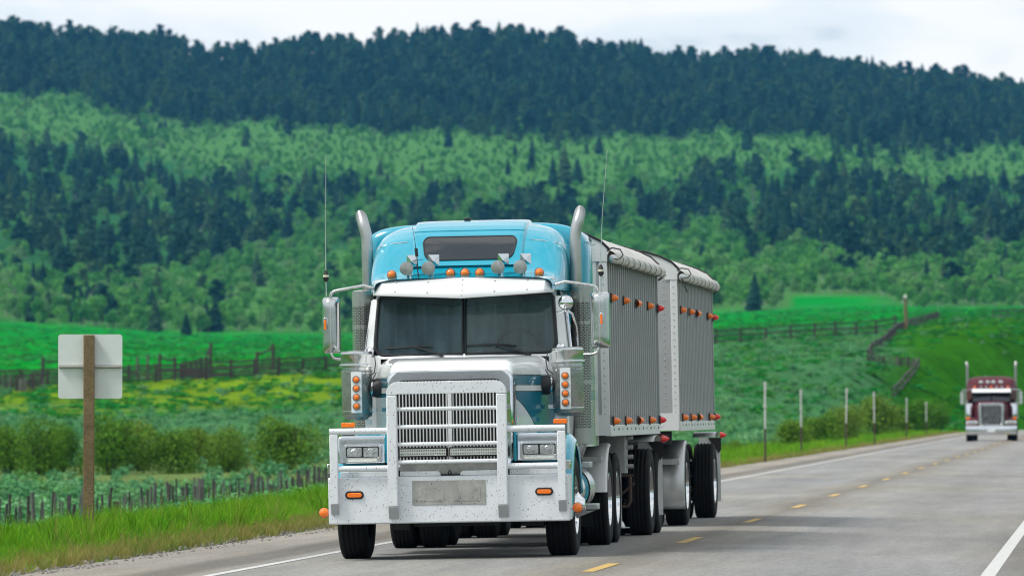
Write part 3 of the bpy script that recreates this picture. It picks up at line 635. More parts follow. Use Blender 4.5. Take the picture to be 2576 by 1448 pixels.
# cab interior
MB().box(-1.0, 1.0, 2.15, 2.55, 1.9, 2.14).box(.18, .85, 2.12, 2.4, 2.13, 2.20).build('dashboard', 'interior', T, bevel=.03)
st_ = MB().tube([(.52 + .22 * math.cos(R(a)), 2.5 + .1 * math.sin(R(a)), 2.2 + .19 * math.sin(R(a))) for a in range(0, 360, 20)], .016, 8, closed=True).build('steering_wheel', 'black', T)
cu = MB().grid([[(x, 3.2 + .05 * math.sin(x * 17) + .03 * math.sin(x * 41) - .45, z) for x in np.linspace(-1.0, 1.0, 90)] for z in (1.5, 2.2, 2.9)]).build('curtain', 'curtain', T)
MB().box(-1.02, 1.02, 3.33, 3.345, 1.1, 2.92).box(-1.02, 1.02, 2.2, 3.3, 1.62, 1.68).build('cab_floor', 'interior', T)
pts_ = []
for s in (-1, 1):
    MB().add([(s * 1.093, 2.38, 2.14), (s * 1.093, 3.15, 2.14), (s * 1.028, 3.15, 2.70), (s * 1.028, 2.52, 2.70)], [(0, 1, 2, 3)]).build('side_window', 'roofglass', T)
    MB().tube([(s * 1.105, 2.36, 2.15), (s * 1.04, 2.52, 2.72), (s * 1.04, 3.15, 2.72)], .018, 8).build('window_deflector', 'chrome', T)
    MB().tube([(s * 1.16, 3.2, 1.3), (s * 1.17, 3.2, 1.8), (s * 1.16, 3.2, 2.45)], .02, 10).build('grab_handle', 'chrome', T)
# visor
vs_ = MB(); rows = []
for x in np.linspace(-.97, .97, 21):
    ax = abs(x); zb = 2.729 + .05 * ax; zt = 2.944 - .004 * ax; bend = max(0, ax - .88) * 1.6
    rows.append([(x, 1.72 + .08 * ax + bend + .20 * q, zb + (zt - zb) * q) for q in (0, .33, .66, 1)])
visor = vs_.grid(rows).build('sun_visor', 'visor', T); md = visor.modifiers.new('thick', 'SOLIDIFY'); md.thickness = .012
rv = MB()
for x in (-.72, -.37, .345, .69):
    for q in (.22, .80):
        ax = abs(x); rv.lathe((x, 1.72 + .08 * ax + .20 * q - .001, 2.729 + .05 * ax + (.215 - .054 * ax) * q), (0, -1, .3), [(.011, 0), (.009, .006), (.001, .008)], 8)
for q in (.1, .36, .62, .9): rv.lathe((.0, 1.719 + .20 * q, 2.729 + .215 * q), (0, -1, .3), [(.008, 0), (.006, .005), (.001, .007)], 8)
tag(rv.build('rivets', 'plate', visor), kind='stuff')
# --- raised roof and sleeper
PY = [1.92, 2.05, 2.2, 2.3, 2.4, 2.55, 2.7, 2.85, 3.0, 3.15, 3.4]; PZ = [2.945, 2.965, 2.99, 3.03, 3.12, 3.27, 3.40, 3.48, 3.53, 3.553, 3.565]; PW = [.95, .975, 1.0, 1.02, 1.04, 1.055, 1.062, 1.066, 1.07, 1.07, 1.07]
ZB = 2.80
def cap_z(x, y, n=5.):
    zt, hw = np.interp(y, PY, PZ), np.interp(y, PY, PW); return ZB + (zt - ZB) * max(0, 1 - min(1, abs(x / hw)) ** n) ** (1 / n)
rows = []
for y in np.linspace(1.93, 3.4, 40):
    zt, hw = np.interp(y, PY, PZ), np.interp(y, PY, PW); row = []
    for a in np.linspace(0, math.pi, 49):
        ca, sa = math.cos(a), math.sin(a); row.append((hw * math.copysign(abs(ca) ** .4, ca), y, ZB + (zt - ZB) * abs(sa) ** .4))
    rows.append(row)
roof = MB().grid(rows).build('roof_fairing', 'teal', T, ang=50)
# raised middle panel
rows = []
ys = np.linspace(2.32, 3.38, 30)
for y in ys:
    w = .60 + .03 * (y - 2.4); q = [-1, -.985, -.96] + list(np.linspace(-.9, .9, 13)) + [.96, .985, 1]; h = [0, .6, .95] + [1] * 13 + [.95, .6, 0]
    rows.append([(w * k, y, cap_z(w * k, y) + .042 * hh - .004) for k, hh in zip(q, h)])
mid_p = MB().grid(rows).build('roof_panel', 'teal', roof, ang=50)
def panel_y(x, z):
    yy = np.linspace(2.3, 3.2, 240); zz = np.array([cap_z(x, t) + .038 for t in yy]); return float(np.interp(z, zz, yy))
ol = []
for x, z in rrect(-.495, .535, 3.152, 3.398, .075, 6):
    if z > 3.2: z += .012 * (1 - (x / .53) ** 2)
    else: z -= .012 * (1 - (x / .53) ** 2)
    ol.append((x * (1 - .10 * (3.40 - z) / .25) if True else x, z))
ctr = [sum(p[0] for p in ol) / len(ol), 3.275]
rings = []
for k in (1.0, .75, .5, .25, .02):
    rings.append([(ctr[0] + (x - ctr[0]) * k, panel_y(ctr[0] + (x - ctr[0]) * k, ctr[1] + (z - ctr[1]) * k) - .012, ctr[1] + (z - ctr[1]) * k) for x, z in ol])
rw = MB().grid(rings, cv=True).build('roof_window', 'roofglass', roof)
MB().tube([(p[0], p[1] + .004, p[2]) for p in rings[0]], .009, 6, closed=True).build('window_seal', 'black', rw)
for s in (-1, 1): MB().tube([(s * x, y, cap_z(x, y) + .003) for x, y in [(.66, 2.66), (.8, 2.67), (.95, 2.72), (1.02, 2.85), (1.045, 3.1)]], .006, 6).build('roof_seam', 'chrome', roof)
MB().tube([(x, 2.76, cap_z(x, 2.76) + .04) for x in np.linspace(-.6, .6, 12)], .006, 6).build('roof_seam', 'teal', roof)
MB().box(-.10, -.03, 3.2, 3.3, 3.585, 3.625).build('satellite_puck', 'black', roof, bevel=.01)
rows = []
for y, k in ((3.28, .90), (3.30, .97), (3.36, 1.0), (4.42, 1.0), (4.48, .975), (4.5, .93)):
    row = []
    for a in np.linspace(0, math.pi, 41):
        ca, sa = math.cos(a), math.sin(a); row.append((1.235 * k * math.copysign(abs(ca) ** .36, ca), y, 2.9 + (.665 * k) * abs(sa) ** .36))
    rows.append([(1.235 * k, y, 1.12)] + [(1.235 * k, y, z) for z in (1.6, 2.2, 2.6)] + row + [(-1.235 * k, y, z) for z in (2.6, 2.2, 1.6)] + [(-1.235 * k, y, 1.12)])
slp = MB().grid(rows); n = len(rows[0]); o0 = 0
slp.f.append(tuple(range(n))); slp.f.append(tuple(range(5 * n, 6 * n))); slp.m += [0, 0]
sleeper = slp.build('sleeper', 'sleeper', T, ang=50)
for s in (-1, 1): MB().tube([(s * 1.2, 3.33, 3.34), (s * 1.237, 3.4, 3.34), (s * 1.237, 4.4, 3.34), (s * 1.2, 4.49, 3.34)], .007, 6).build('sleeper_seam', 'teal', sleeper)
# roof lights
for x, z in ((-.785, 2.995), (-.154, 3.0), (.003, 2.999), (.16, 2.998), (.80, 2.988)):
    l = MB().lathe((x, 2.22, z), (0, -1, 0), [(.001, 0), (.052, .02), (.054, .09), (.05, .10)], 20).box(x - .03, x + .03, 2.12, 2.22, 2.95, z - .03).build('roof_marker', 'chrome', T)
    MB().lathe((x, 2.125, z), (0, -1, 0), [(.046, 0), (.044, .02), (.034, .045), (.018, .056), (.001, .06)], 20).build('amber_lens', 'amber', l)
for x, z in ((-.615, 3.056), (-.382, 3.055), (.364, 3.051), (.605, 3.048)):
    l = MB().lathe((x, 2.06, z), (0, -1, 0), [(.001, -.06), (.05, -.045), (.07, -.005), (.074, .02), (.073, .03), (.05, .036), (.001, .038)], 28).cyl((x + .01, 2.09, z - .05), (x + .01, 2.11, 2.96), .014, n=8).build('roof_lamp', 'lampsteel', T)
    xx, zz, yy = x + .052, z + .088, 2.14; h = .058
    pyr = MB().add([(xx - h, yy, zz - h), (xx + h, yy, zz - h), (xx + h, yy, zz + h), (xx - h, yy, zz + h), (xx, yy - .06, zz - .012), (xx - h, yy + .03, zz - h), (xx + h, yy + .03, zz - h), (xx + h, yy + .03, zz + h), (xx - h, yy + .03, zz + h)],
                   [(0, 1, 4), (1, 2, 4), (2, 3, 4), (3, 0, 4), (5, 6, 7, 8), (0, 1, 6, 5), (1, 2, 7, 6), (2, 3, 8, 7), (3, 0, 5, 8)])
    pyr.cyl((xx, yy + .01, zz - h), (xx - .02, yy + .02, 2.98), .01, n=8).build('square_horn', 'chrome', l, ang=10)
an = MB().tube([(-.478, 1.99, 2.945), (-.50, 2.0, 3.10)], .006, 8).cyl((-.497, 2.0, 3.18), (-.505, 2.0, 3.27), .017, n=10).tube([(-.49, 2.0, 3.08), (-.5, 2.0, 3.2), (-.515, 2.0, 3.34), (-.54, 2.0, 3.50)], [.005, .005, .003, .002], 6).tube([(-.55, 2.0, 3.135), (-.42, 2.0, 3.15)], .003, 6).build('roof_antenna', 'black', T)
# --- exhaust stacks with perforated shields
for s in (-1, 1):
    st_ = MB().tube([(s * 1.13, 2.9, 1.2), (s * 1.13, 2.9, 3.30), (s * 1.1305, 2.9, 3.36), (s * 1.133, 2.901, 3.40), (s * 1.138, 2.902, 3.44), (s * 1.146, 2.904, 3.48), (s * 1.155, 2.907, 3.515), (s * 1.165, 2.91, 3.55)], .0585, 20, caps=False)
    p0 = Vector((s * 1.165, 2.91, 3.55)); ring = []
    ax = Vector((s * .24, .05, .96)).normalized(); up = Vector((1, 0, 0)); up = (up - ax * up.dot(ax)).normalized(); w = ax.cross(up)
    r0 = [p0 + .0585 * (math.cos(2 * math.pi * k / 20) * up + math.sin(2 * math.pi * k / 20) * w) for k in range(20)]
    r1 = [p + ax * (.085 + 1.5 * (p - p0).y * -1) for p in r0]
    r1 = []
    for k in range(len(st_.v) - 20, len(st_.v)):
        q = Vector(st_.v[k]); q = q + ax * (.085 - 1.45 * (q - p0).y); st_.v[k] = tuple(q); r1.append(q)
    stack = st_.build('exhaust_stack', 'alu', T, ang=70); md = stack.modifiers.new('thick', 'SOLIDIFY'); md.thickness = .004; md.offset = -1
    MB().add([Vector(p) * 1 + ax * -.02 for p in r1], [tuple(range(20))]).build('pipe_throat', 'dark', stack)
    g = MB().lathe((s * 1.19, 2.9, 2.68), (0, 0, 1), [(.117, 0), (.117, .16), (.06, .175)], 40).lathe((s * 1.19, 2.9, 1.15), (0, 0, 1), [(.06, -.005), (.117, 0), (.117, .165)], 40)
    perforated(g, s * 1.19, 2.9, .117, 1.314, 1.80); perforated(g, s * 1.19, 2.9, .117, 1.83, 2.44); perforated(g, s * 1.19, 2.9, .117, 2.47, 2.681)
    for z in (1.80, 2.44): g.lathe((s * 1.19, 2.9, z), (0, 0, 1), [(.1172, 0), (.1172, .03)], 40)
    g.build('heat_shield', 'perf', stack)
    MB().cyl((s * 1.19, 2.9, 1.25), (s * 1.19, 2.9, 2.78), .082, n=24).build('muffler', 'dark', stack)
    MB().tube([(s * 1.19, 2.9, 1.2), (s * 1.12, 2.95, 1.0), (s * .7, 3.0, .9)], .05, 12).build('exhaust_pipe', 'steel', stack)
# --- air cleaners
for s in (-1, 1):
    x = s * 1.125; y = 1.65
    ac = MB().lathe((x, y, 0), (0, 0, 1), [(.001, 1.452), (.10, 1.453), (.125, 1.475), (.155, 1.49), (.16, 1.53), (.163, 1.535), (.163, 1.945), (.168, 1.95), (.168, 1.975)], 40).build('air_cleaner', 'canister', T)
    MB().lathe((x, y, 0), (0, 0, 1), [(.16, 1.976), (.16, 2.01), (.184, 2.015), (.186, 2.03), (.184, 2.043), (.168, 2.046), (.168, 2.13), (.171, 2.135), (.171, 2.155), (.168, 2.17), (.15, 2.18), (.001, 2.184)], 40).build('lid', 'polish', ac)
    lt = MB(); 
    for z in (1.536, 1.945): lt.lathe((x, y, z - .009), (0, 0, 1), [(.164, 0), (.167, .003), (.167, .015), (.164, .018)], 40)
    lt.build('band', 'chrome', ac)
    xa = s * 1.11
    pn = MB().box(xa - .056, xa + .056, 1.462, 1.482, 1.525, 1.958).build('light_panel', 'white', ac, bevel=.003)
    for z in (1.878, 1.785, 1.690, 1.595):
        MB().lathe((xa, 1.4615, z), (0, -1, 0), [(.042, 0), (.042, .008), (.036, .010), (.031, .006)], 24).build('light_ring', 'canister', ac)
        MB().lathe((xa, 1.4615, z), (0, -1, 0), [(.0305, .002), (.029, .010), (.02, .016), (.001, .019)], 20).build('amber_lamp', 'amber', ac)
    MB().tube([(s * .84, 1.62, 1.785), (s * .90, 1.62, 1.785), (s * .975, 1.63, 1.785)], [.10, .105, .085], 24).build('intake_hose', 'black', ac)
    MB().lathe((s * .955, 1.628, 1.785), (s, 0, 0), [(.09, -.012), (.098, -.01), (.098, .01), (.09, .012)], 28).build('hose_clamp', 'chrome', ac)
    MB().box(*sorted((s * .915, s * .965)), 1.60, 1.68, 1.535, 1.575).build('bracket', 'white', ac); MB().box(*sorted((s * .98, s * 1.03)), 1.62, 1.68, 1.40, 1.452).build('bracket', 'white', ac)
    MB().tube([(s * .92, 1.55, 2.12), (s * .905, 1.5, 2.04), (s * .92, 1.5, 1.95), (s * .98, 1.48, 1.90)], .006, 6).tube([(s * .9, 1.5, 1.95), (s * .96, 1.46, 1.83), (s * .94, 1.48, 1.7)], .006, 6).build('wiring', 'black', ac)
    # --- mirrors
    x0, x1 = (1.338, 1.548) if s > 0 else (-1.535, -1.345)
    rr0 = rrect(x0, x1, 2.168, 2.768, .05, 6); cxm = (x0 + x1) / 2; wq = (x1 - x0) / 2; mr_ = MB().grid([[(cxm + wq * math.sin(u) * (1 - .25 * abs(math.sin(v)) ** 14), 2.12 - .155 * (abs(math.cos(u)) ** .8) * (1 - abs(math.sin(v)) ** 10) ** .5, 2.468 + .30 * math.copysign(abs(math.sin(v)) ** .75, v)) for u in np.linspace(-math.pi / 2, math.pi / 2, 21)] for v in np.linspace(-math.pi / 2, math.pi / 2, 33)]).build('mirror', 'polish', T, ang=60)
    MB().prism(rrect(x0 + .02, x1 - .02, 2.19, 2.745, .03, 4), 'xz', 2.121, 2.128).build('mirror_glass', 'roofglass', mr_)
    xm = 1.468 if s > 0 else -1.49
    MB().prism(rrect(xm - .021, xm + .021, 2.40, 2.545, .02, 5), 'xz', 1.957, 1.985).build('marker_bezel', 'chrome', mr_, bevel=.003)
    MB().prism(rrect(xm - .012, xm + .012, 2.418, 2.528, .011, 5), 'xz', 1.948, 1.9565).build('amber_lens', 'amber', mr_, bevel=.003)
    xa = 1.425 if s > 0 else -1.44; k = xa
    MB().tube([(s * .975, 2.05, 2.855), (s * 1.08, 2.04, 2.884), (s * 1.33, 2.04, 2.843), (s * 1.385, 2.04, 2.833), (k - s * .012, 2.04, 2.81), (k, 2.04, 2.77), (k, 2.05, 2.72)], .0165, 10).build('mirror_arm', 'steel', mr_)
    MB().tube([(k, 2.05, 2.2), (k, 2.04, 2.155), (k - s * .02, 2.04, 2.118), (k - s * .07, 2.04, 2.103), (s * 1.18, 2.06, 2.104), (s * 1.07, 2.2, 2.12)], .0165, 10).build('mirror_arm', 'steel', mr_)
    xb = 1.466 if s > 0 else -1.483; xt = 1.558 if s > 0 else -1.46
    aw = MB().tube([(xb, 2.04, 2.76), (xb, 2.04, 2.93)], .0065, 6).tube([(xb, 2.04, 3.05), (xb, 2.04, 3.14), (xb * .7 + xt * .3, 2.04, 3.6), (xt, 2.04, 4.28)], [.006, .005, .0032, .0028], 6).build('whip_antenna', 'steel', T)
    MB().lathe((xb, 2.04, 2.93), (0, 0, 1), [(.001, 0), (.02, .01), (.031, .03), (.031, .052)], 16).lathe((xb, 2.04, 2.93), (0, 0, 1), [(.029, .075), (.022, .1), (.012, .125), (.001, .13)], 16).build('antenna_coil', 'black', aw)
    MB().lathe((xb, 2.04, 2.93), (0, 0, 1), [(.030, .052), (.030, .076)], 16).build('coil_band', 'cream', aw)
sm_ = MB().lathe((1.087, 2.02, 2.658), (0, -1, 0), [(.001, -.06), (.05, -.04), (.079, .0), (.081, .012), (.07, .034), (.045, .05), (.001, .058)], 28).build('spot_mirror', 'chrome', T)
MB().tube([(.985, 2.1, 2.555), (1.03, 2.07, 2.565), (1.087, 2.04, 2.585), (1.15, 2.08, 2.54), (1.19, 2.1, 2.40), (1.205, 2.12, 2.19)], .012, 8).tube([(1.087, 2.02, 2.60), (1.087, 2.03, 2.57)], .016, 8).build('spot_mirror_arm', 'chrome', sm_)
for s in (-1, 1): MB().lathe((s * 1.02, 2.05, 2.17), (s * .4, -1, .3), [(.001, -.03), (.04, -.02), (.055, 0), (.055, .03), (.03, .045), (.001, .05)], 20).build('cowl_light', 'chrome', T)
# --- wheels, chassis, steps, tanks
for s in (-1, 1):
    w = wheel_parts(T, s * 1.09, 1.12, s, r=.53, w=.305)
    MB().lathe((0, 0, 0), (s, 0, 0), [(.15, .06), (.14, .16), (.09, .20), (.06, .235), (.001, .24)], 24).build('hub_cap', 'chrome', w)
    for y in (6.0, 7.25):
        wheel_parts(T, s * 1.10, y, s, r=.52, w=.27, deep=True); wheel_parts(T, s * .77, y, s, r=.52, w=.27, hub=False)
ch = MB().box(-.45, -.36, .4, 7.9, .62, .92).box(.36, .45, .4, 7.9, .62, .92).box(-.9, .9, 1.04, 1.20, .42, .54).box(-.36, .36, .7, 2.6, .45, 1.3).box(-.36, .36, 3.5, 3.6, .6, .9)
ch.box(-1.05, 1.05, .35, .42, .40, .48).box(-.42, .42, .5, 1.0, .33, .45).box(-.95, -.70, .55, 2.0, .50, .9).box(.70, .93, .55, .8, .32, .6)
for y in (6.0, 7.25): ch.cyl((-.95, y, .52), (.95, y, .52), .09, n=12).lathe((0, y, .5), (0, 1, 0), [(.001, -.3), (.2, -.18), (.24, 0), (.2, .18), (.001, .25)], 16)
ch.cyl((0, 2.6, .6), (0, 5.9, .55), .07, n=10); ch.box(-.4, .4, 6.0, 7.3, 1.0, 1.18)
ch.build('chassis', 'dark', T)
for s in (-1, 1):
    tk = MB().lathe((s * .97, 2.75, .66), (0, 1, 0), [(.001, 0), (.19, .005), (.22, .03), (.23, .06), (.23, 1.5), (.22, 1.53), (.001, 1.55)], 36).build('fuel_tank', 'steel', T)
    for y in (2.87,): MB().lathe((s * .97, y, .66), (0, 1, 0), [(.231, 0), (.258, .004), (.258, .075), (.231, .08)], 36).build('tank_strap', 'teal' if y < 3 else 'steel', tk)
    MB().lathe((s * .97, 2.96, .66), (0, 1, 0), [(.232, 0), (.27, .003), (.27, .02), (.232, .022)], 36).build('strap_rubber', 'black', tk)
    stp = MB().box(*sorted((s * 1.06, s * 1.285)), 2.42, 2.75, .895, .96).box(*sorted((s * 1.07, s * 1.355)), 2.42, 2.75, .448, .512).build('step', 'alu', T, bevel=.008)
    MB().prism([(s * 1.08, .76), (s * 1.25, .89), (s * 1.08, .89)], 'xz', 2.44, 2.48).prism([(s * 1.12, .36), (s * 1.33, .44), (s * 1.12, .44)], 'xz', 2.44, 2.48).build('step_bracket', 'alu', stp, bevel=.004)
    MB().box(*sorted((s * 1.12, s * 1.2)), 2.36, 2.42, .955, 1.01).cyl((s * 1.06, 2.38, .97), (s * 1.2, 2.38, .99), .018).build('step_latch', 'black', stp, bevel=.01)
    cyb = MB()
    for i in range(6): cyb.lathe((s * 1.12, 2.5, .58 + i * .045), (0, 0, 1), [(.045, 0), (.052, .01), (.052, .035), (.045, .045)], 14)
    cyb.build('air_bellows', 'alu', T)
    # rear quarter fender in front of the first drive axle
    rows = []
    for a in np.linspace(-5, 95, 15): rows.append([(s * x, 6.0 - r * math.cos(R(a)), .50 + r * math.sin(R(a))) for x, r in ((.90, .645), (1.215, .645), (1.235, .635), (1.245, .61))])
    rows = [[(p[0], p[1], .60) for p in rows[0]]] + rows
    rf = MB().grid([r_ for r_ in rows if r_[0][2] > .58]).build('quarter_fender', 'trailerwhite', T, ang=60); md = rf.modifiers.new('thick', 'SOLIDIFY'); md.thickness = .008
    MB().box(*sorted((s * .92, s * 1.19)), 5.40, 5.432, .93, 1.0).build('fender_bar', 'alu', rf, bevel=.006)
    MB().prism([(s * 1.0, .60), (s * 1.05, .60), (s * 1.12, .22), (s * .93, .22)], 'xz', 4.9, 4.91).build('mud_flap', 'rubber', T)
    MB().box(*sorted((s * .9, s * 1.06)), 7.95, 7.97, .15, .9).build('rear_mud_flap', 'rubber', T)
# ------------------------------------------------------------------ grain trailers
TR_ROT = Matrix.Rotation(R(-5.7), 4, 'Z') @ Matrix.Rotation(R(-1.05), 4, 'Y')
def trailer(y0, L, label, z0, z1, axles, light_y, zl_top, zl_bot, dolly=False, npan=24):
    o = Vector((-.64, 62, -.033)) + TR_ROT @ Vector((0, y0, 0))
    t = empty('grain_trailer', o, TR_ROT.to_euler()); tag(t, label, 'trailer', 'grain trailers behind the teal truck')
    HW = 1.245
    # side walls: upright interlocking panels, each with a raised lip
    pw = L / npan
    pan = MB().prism([(0, -.03), (0, .016), (.012, .020), (.035, .020), (.05, .004), (pw * .50, .001), (pw * .52, .007), (pw * .58, .007), (pw * .60, .001), (pw * .84, .0), (pw * .86, -.028), (pw, -.03)], 'xy', z0 + .09, z1)
    # prism in plane xy: first coord runs along the wall, second outwards -> rotate into place
    P0 = None
    for s in (1, -1):
        for i in range(npan):
            if P0 is None:
                P0 = pan.build('wall_panel', 'trailer', t)
                P0.location = (HW, 0, 0); P0.rotation_euler = (0, 0, R(90)); P0.scale = (1, -1, 1)
            else:
                c = dup(P0, t, loc=(s * HW, i * pw, 0), rot=(0, 0, R(90)), scale=(1, -s, 1))
    # front bulkhead, corner posts with rivets
    MB().box(-HW + .07, HW - .07, -.03, 0, z0, z1).build('front_wall', 'trailer', t)
    for s in (-1, 1):
        cp = MB().box(*sorted((s * (HW - .07), s * (HW + .02))), -.04, .03, z0, z1).build('corner_post', 'trailerwhite', t, bevel=.006)
        rv = MB(); k = int((z1 - z0) / .085)
        for i in range(k):
            zz = z0 + .05 + i * .085
            rv.lathe((s * (HW - .03), -.0405, zz), (0, -1, 0), [(.010, 0), (.008, .005), (.001, .007)], 6).lathe((s * (HW - .16), -.031, zz), (0, -1, 0), [(.010, 0), (.008, .005), (.001, .007)], 6)
        tag(rv.build('rivets', 'greyend', cp), kind='stuff')
        MB().box(*sorted((s * (HW - .14), s * (HW + .025))), -.046, .035, z1 - .07, z1 + .004).build('corner_cap', 'trailerwhite', cp, bevel=.004)
        b = MB().box(*sorted((s * (HW - .03), s * (HW + .034))), .0, L, z0 - .03, z0 + .095).build('bottom_rail', 'trailerwhite', t, bevel=.006)
        sl = MB()
        for i in range(12):
            yy = L * (.05 + .9 * i / 11); sl.box(*sorted((s * (HW + .033), s * (HW + .037))), yy, yy + (.14 if i % 2 else .05), z0 + .035, z0 + .06)
        tag(sl.build('rail_slots', 'black', b), kind='stuff')
        MB().box(*sorted((s * (HW - .04), s * (HW + .036))), -.01, L + .01, z1 - .002, z1 + .05).build('top_rail', 'trailer', t, bevel=.006)
        MB().box(*sorted((s * (HW - .05), s * (HW + .03))), L, L + .05, z0, z1).build('rear_post', 'trailer', t)
    MB().box(-HW + .05, HW - .05, L, L + .03, z0, z1).build('rear_wall', 'trailer', t)
    MB().box(-HW + .02, HW - .02, 0, L, z0 - .02, z0 + .02).build('floor', 'dark', t)
    if dolly:
        fp = MB().box(.35, HW + .01, -.05, -.041, z0 - .02, z0 + .205).box(-HW - .01, -.35, -.05, -.041, z0 - .02, z0 + .205).build('base_plate', 'trailerwhite', t)
        lb = MB().box(HW - .35, HW - .20, -.054, -.0505, z0 + .03, z0 + .14).build('warning_label', 'white', fp)
        MB().box(HW - .35, HW - .20, -.056, -.0545, z0 + .125, z0 + .14).build('label_stripe', 'amber', fp)
        tx = MB()
        for i in range(5): tx.box(HW - .34, HW - .215 - .03 * (i % 2), -.056, -.0545, z0 + .042 + i * .016, z0 + .046 + i * .016)
        tag(tx.build('label_text', 'greyend', fp), kind='stuff')
    else: MB().box(HW - .14, HW + .024, -.047, -.0405, z0 - .02, z0 + .21).build('base_plate', 'trailerwhite', t)
    # bowed front and rear caps with the tarp over them
    ax = [(0, .36), (.5, .345), (.85, .29), (1.05, .225), (1.2, .15), (1.30, .05)]
    arc = [(x, z1 + h) for x, h in ax] ; arc = arc + [(-x, z) for x, z in reversed(arc[1:])]
    cap = [(HW + .03, z1 + .005)] + sorted(arc, key=lambda p: -p[0])[0:] + [(-HW - .03, z1 + .005)]
    for yy, nm in ((-.045, 'front_cap'), (L + .03, 'rear_cap')):
        cc = MB().prism(cap, 'xz', yy, yy + .03).build(nm, 'trailerwhite', t)
        MB().tube([(x, yy - .004, z + .012) for x, z in sorted(arc)], .014, 8).build('cap_seal', 'black', cc)
    arcs = sorted(arc); nb = 9; rows = []
    for j in range(nb * 4 + 1):
        y = -.02 + (L + .06) * j / (nb * 4); sag = .035 * abs(math.sin(math.pi * j / 4)) ** .8
        rows.append([(x, y, z - sag * (1 - (x / 1.4) ** 4) + .008) for x, z in arcs])
    MB().grid(rows).build('tarp', 'tarp', t, ang=60)
    roll = MB(); rows = []
    ny = nb * 6 + 1
    for j in range(ny):
        y = -.03 + (L + .12) * j / (ny - 1); r = .040 + .007 * abs(math.sin(math.pi * j / 6)) ** .5; zz = z1 - .04 - .006 * math.sin(j * 1.3)
        rows.append([(1.335 + r * math.cos(R(a)), y, zz + r * math.sin(R(a))) for a in range(0, 360, 30)])
    roll.grid(rows, cv=True)
    rows = []
    for j in range(ny):
        y = -.03 + (L + .12) * j / (ny - 1); b = .014 * abs(math.sin(math.pi * j / 6)) ** .5
        rows.append([(1.300, y, z1 + .055 + b), (1.345 + b, y, z1 + .03 + b), (1.380 + b, y, z1 - .02), (1.378, y, z1 - .045)])
    roll.grid(rows); ro = roll.build('tarp_roll', 'tarp', t, ang=60)
    for j in range(1, nb): 
        y = -.03 + (L + .12) * j / nb
        MB().tube([(1.30, y, z1 + .060), (1.347, y, z1 + .036), (1.384, y, z1 - .015), (1.384, y, z1 - .05), (1.36, y, z1 - .084), (1.32, y, z1 - .086)], .0035, 6).build('tarp_strap', 'black', ro)
    MB().lathe((1.335, -.035, z1 - .04), (0, -1, 0), [(.048, 0), (.046, .012), (.03, .016), (.03, .03), (.001, .032)], 18).build('roll_end', 'steel', ro)
    MB().tube([(1.27, -.05, z1 + .05), (1.33, -.07, z1 + .08), (1.42, -.07, z1 + .06), (1.45, -.05, z1 - .0), (1.40, -.06, z1 - .05), (1.34, -.06, z1 - .04)], .008, 6).tube([(1.30, L + .09, z1 + .02), (1.37, L + .1, z1 - .06), (1.28, L + .1, z1 - .12)], .014, 6).build('tarp_cord', 'black', ro)
    if dolly: MB().tube([(1.33, -.07, z1 - .05), (1.36, -.07, z1 - .14), (1.40, -.07, z1 - .24)], .008, 6).build('hanging_cord', 'black', ro)
    # marker lights along the wall
    for zl in (zl_top, zl_bot):
        for i, y in enumerate(light_y):
            last = i == len(light_y) - 1
            bs = MB().box(HW + .028, HW + .045, y - .05, y + .05, zl - .055, zl + .055).build('marker_light', 'black', t, bevel=.004)
            turned = (i == 2)
            ax_ = (1, .9, 0) if turned else (1, -.15, 0)
            MB().lathe((HW + .044, y, zl), ax_, [(.042, 0), (.041, .016), (.033, .045), (.019, .066), (.001, .076)], 16).build('lens', 'red' if last else 'amber', bs)
    # running gear
    ub = MB().box(-.5, -.4, .3, L + .2, z0 - .25, z0 - .03).box(.4, .5, .3, L + .2, z0 - .25, z0 - .03)
    for y, st_ in axles: ub.cyl((-.95, y, .52), (.95, y, .52), .075, n=12).box(-.55, .55, y - .25, y + .25, .6, z0 - .2)
    if dolly: ub.box(-.06, .06, -3.3, 1.2, .62, .74).box(-.9, .9, .9, 2.0, .9, 1.06).cyl((0, 1.4, 1.05), (0, 1.4, z0 - .02), .55, n=24).box(-1.15, 1.15, .05, .12, z0 - .2, z0 - .03)
    ub.build('undercarriage', 'dark', t)
    for y, st_ in axles:
        for s in (-1, 1):
            wheel_parts(t, s * 1.105, y, s, r=.53, w=.285, deep=True); wheel_parts(t, s * .78, y, s, r=.53, w=.27, hub=False)
    return t
Z0, Z1 = 1.25, 3.235
TR1 = trailer(5.02, 7.28, 'first corrugated aluminium grain trailer, coupled right behind the teal truck', Z0, 3.235, [(6.2, 0), (7.5, 0)], (.3, 2.0, 3.85, 5.6, 7.25), 2.765, 1.39)
TR2 = trailer(15.9, 6.7, 'second corrugated grain trailer, rearmost of the pair, with one steel fender', Z0 + .02, 3.265, [(1.5, 0), (7.05, 0)], (.35, 1.9, 3.3, 5.6, 6.7), 2.81, 1.415, dolly=True)
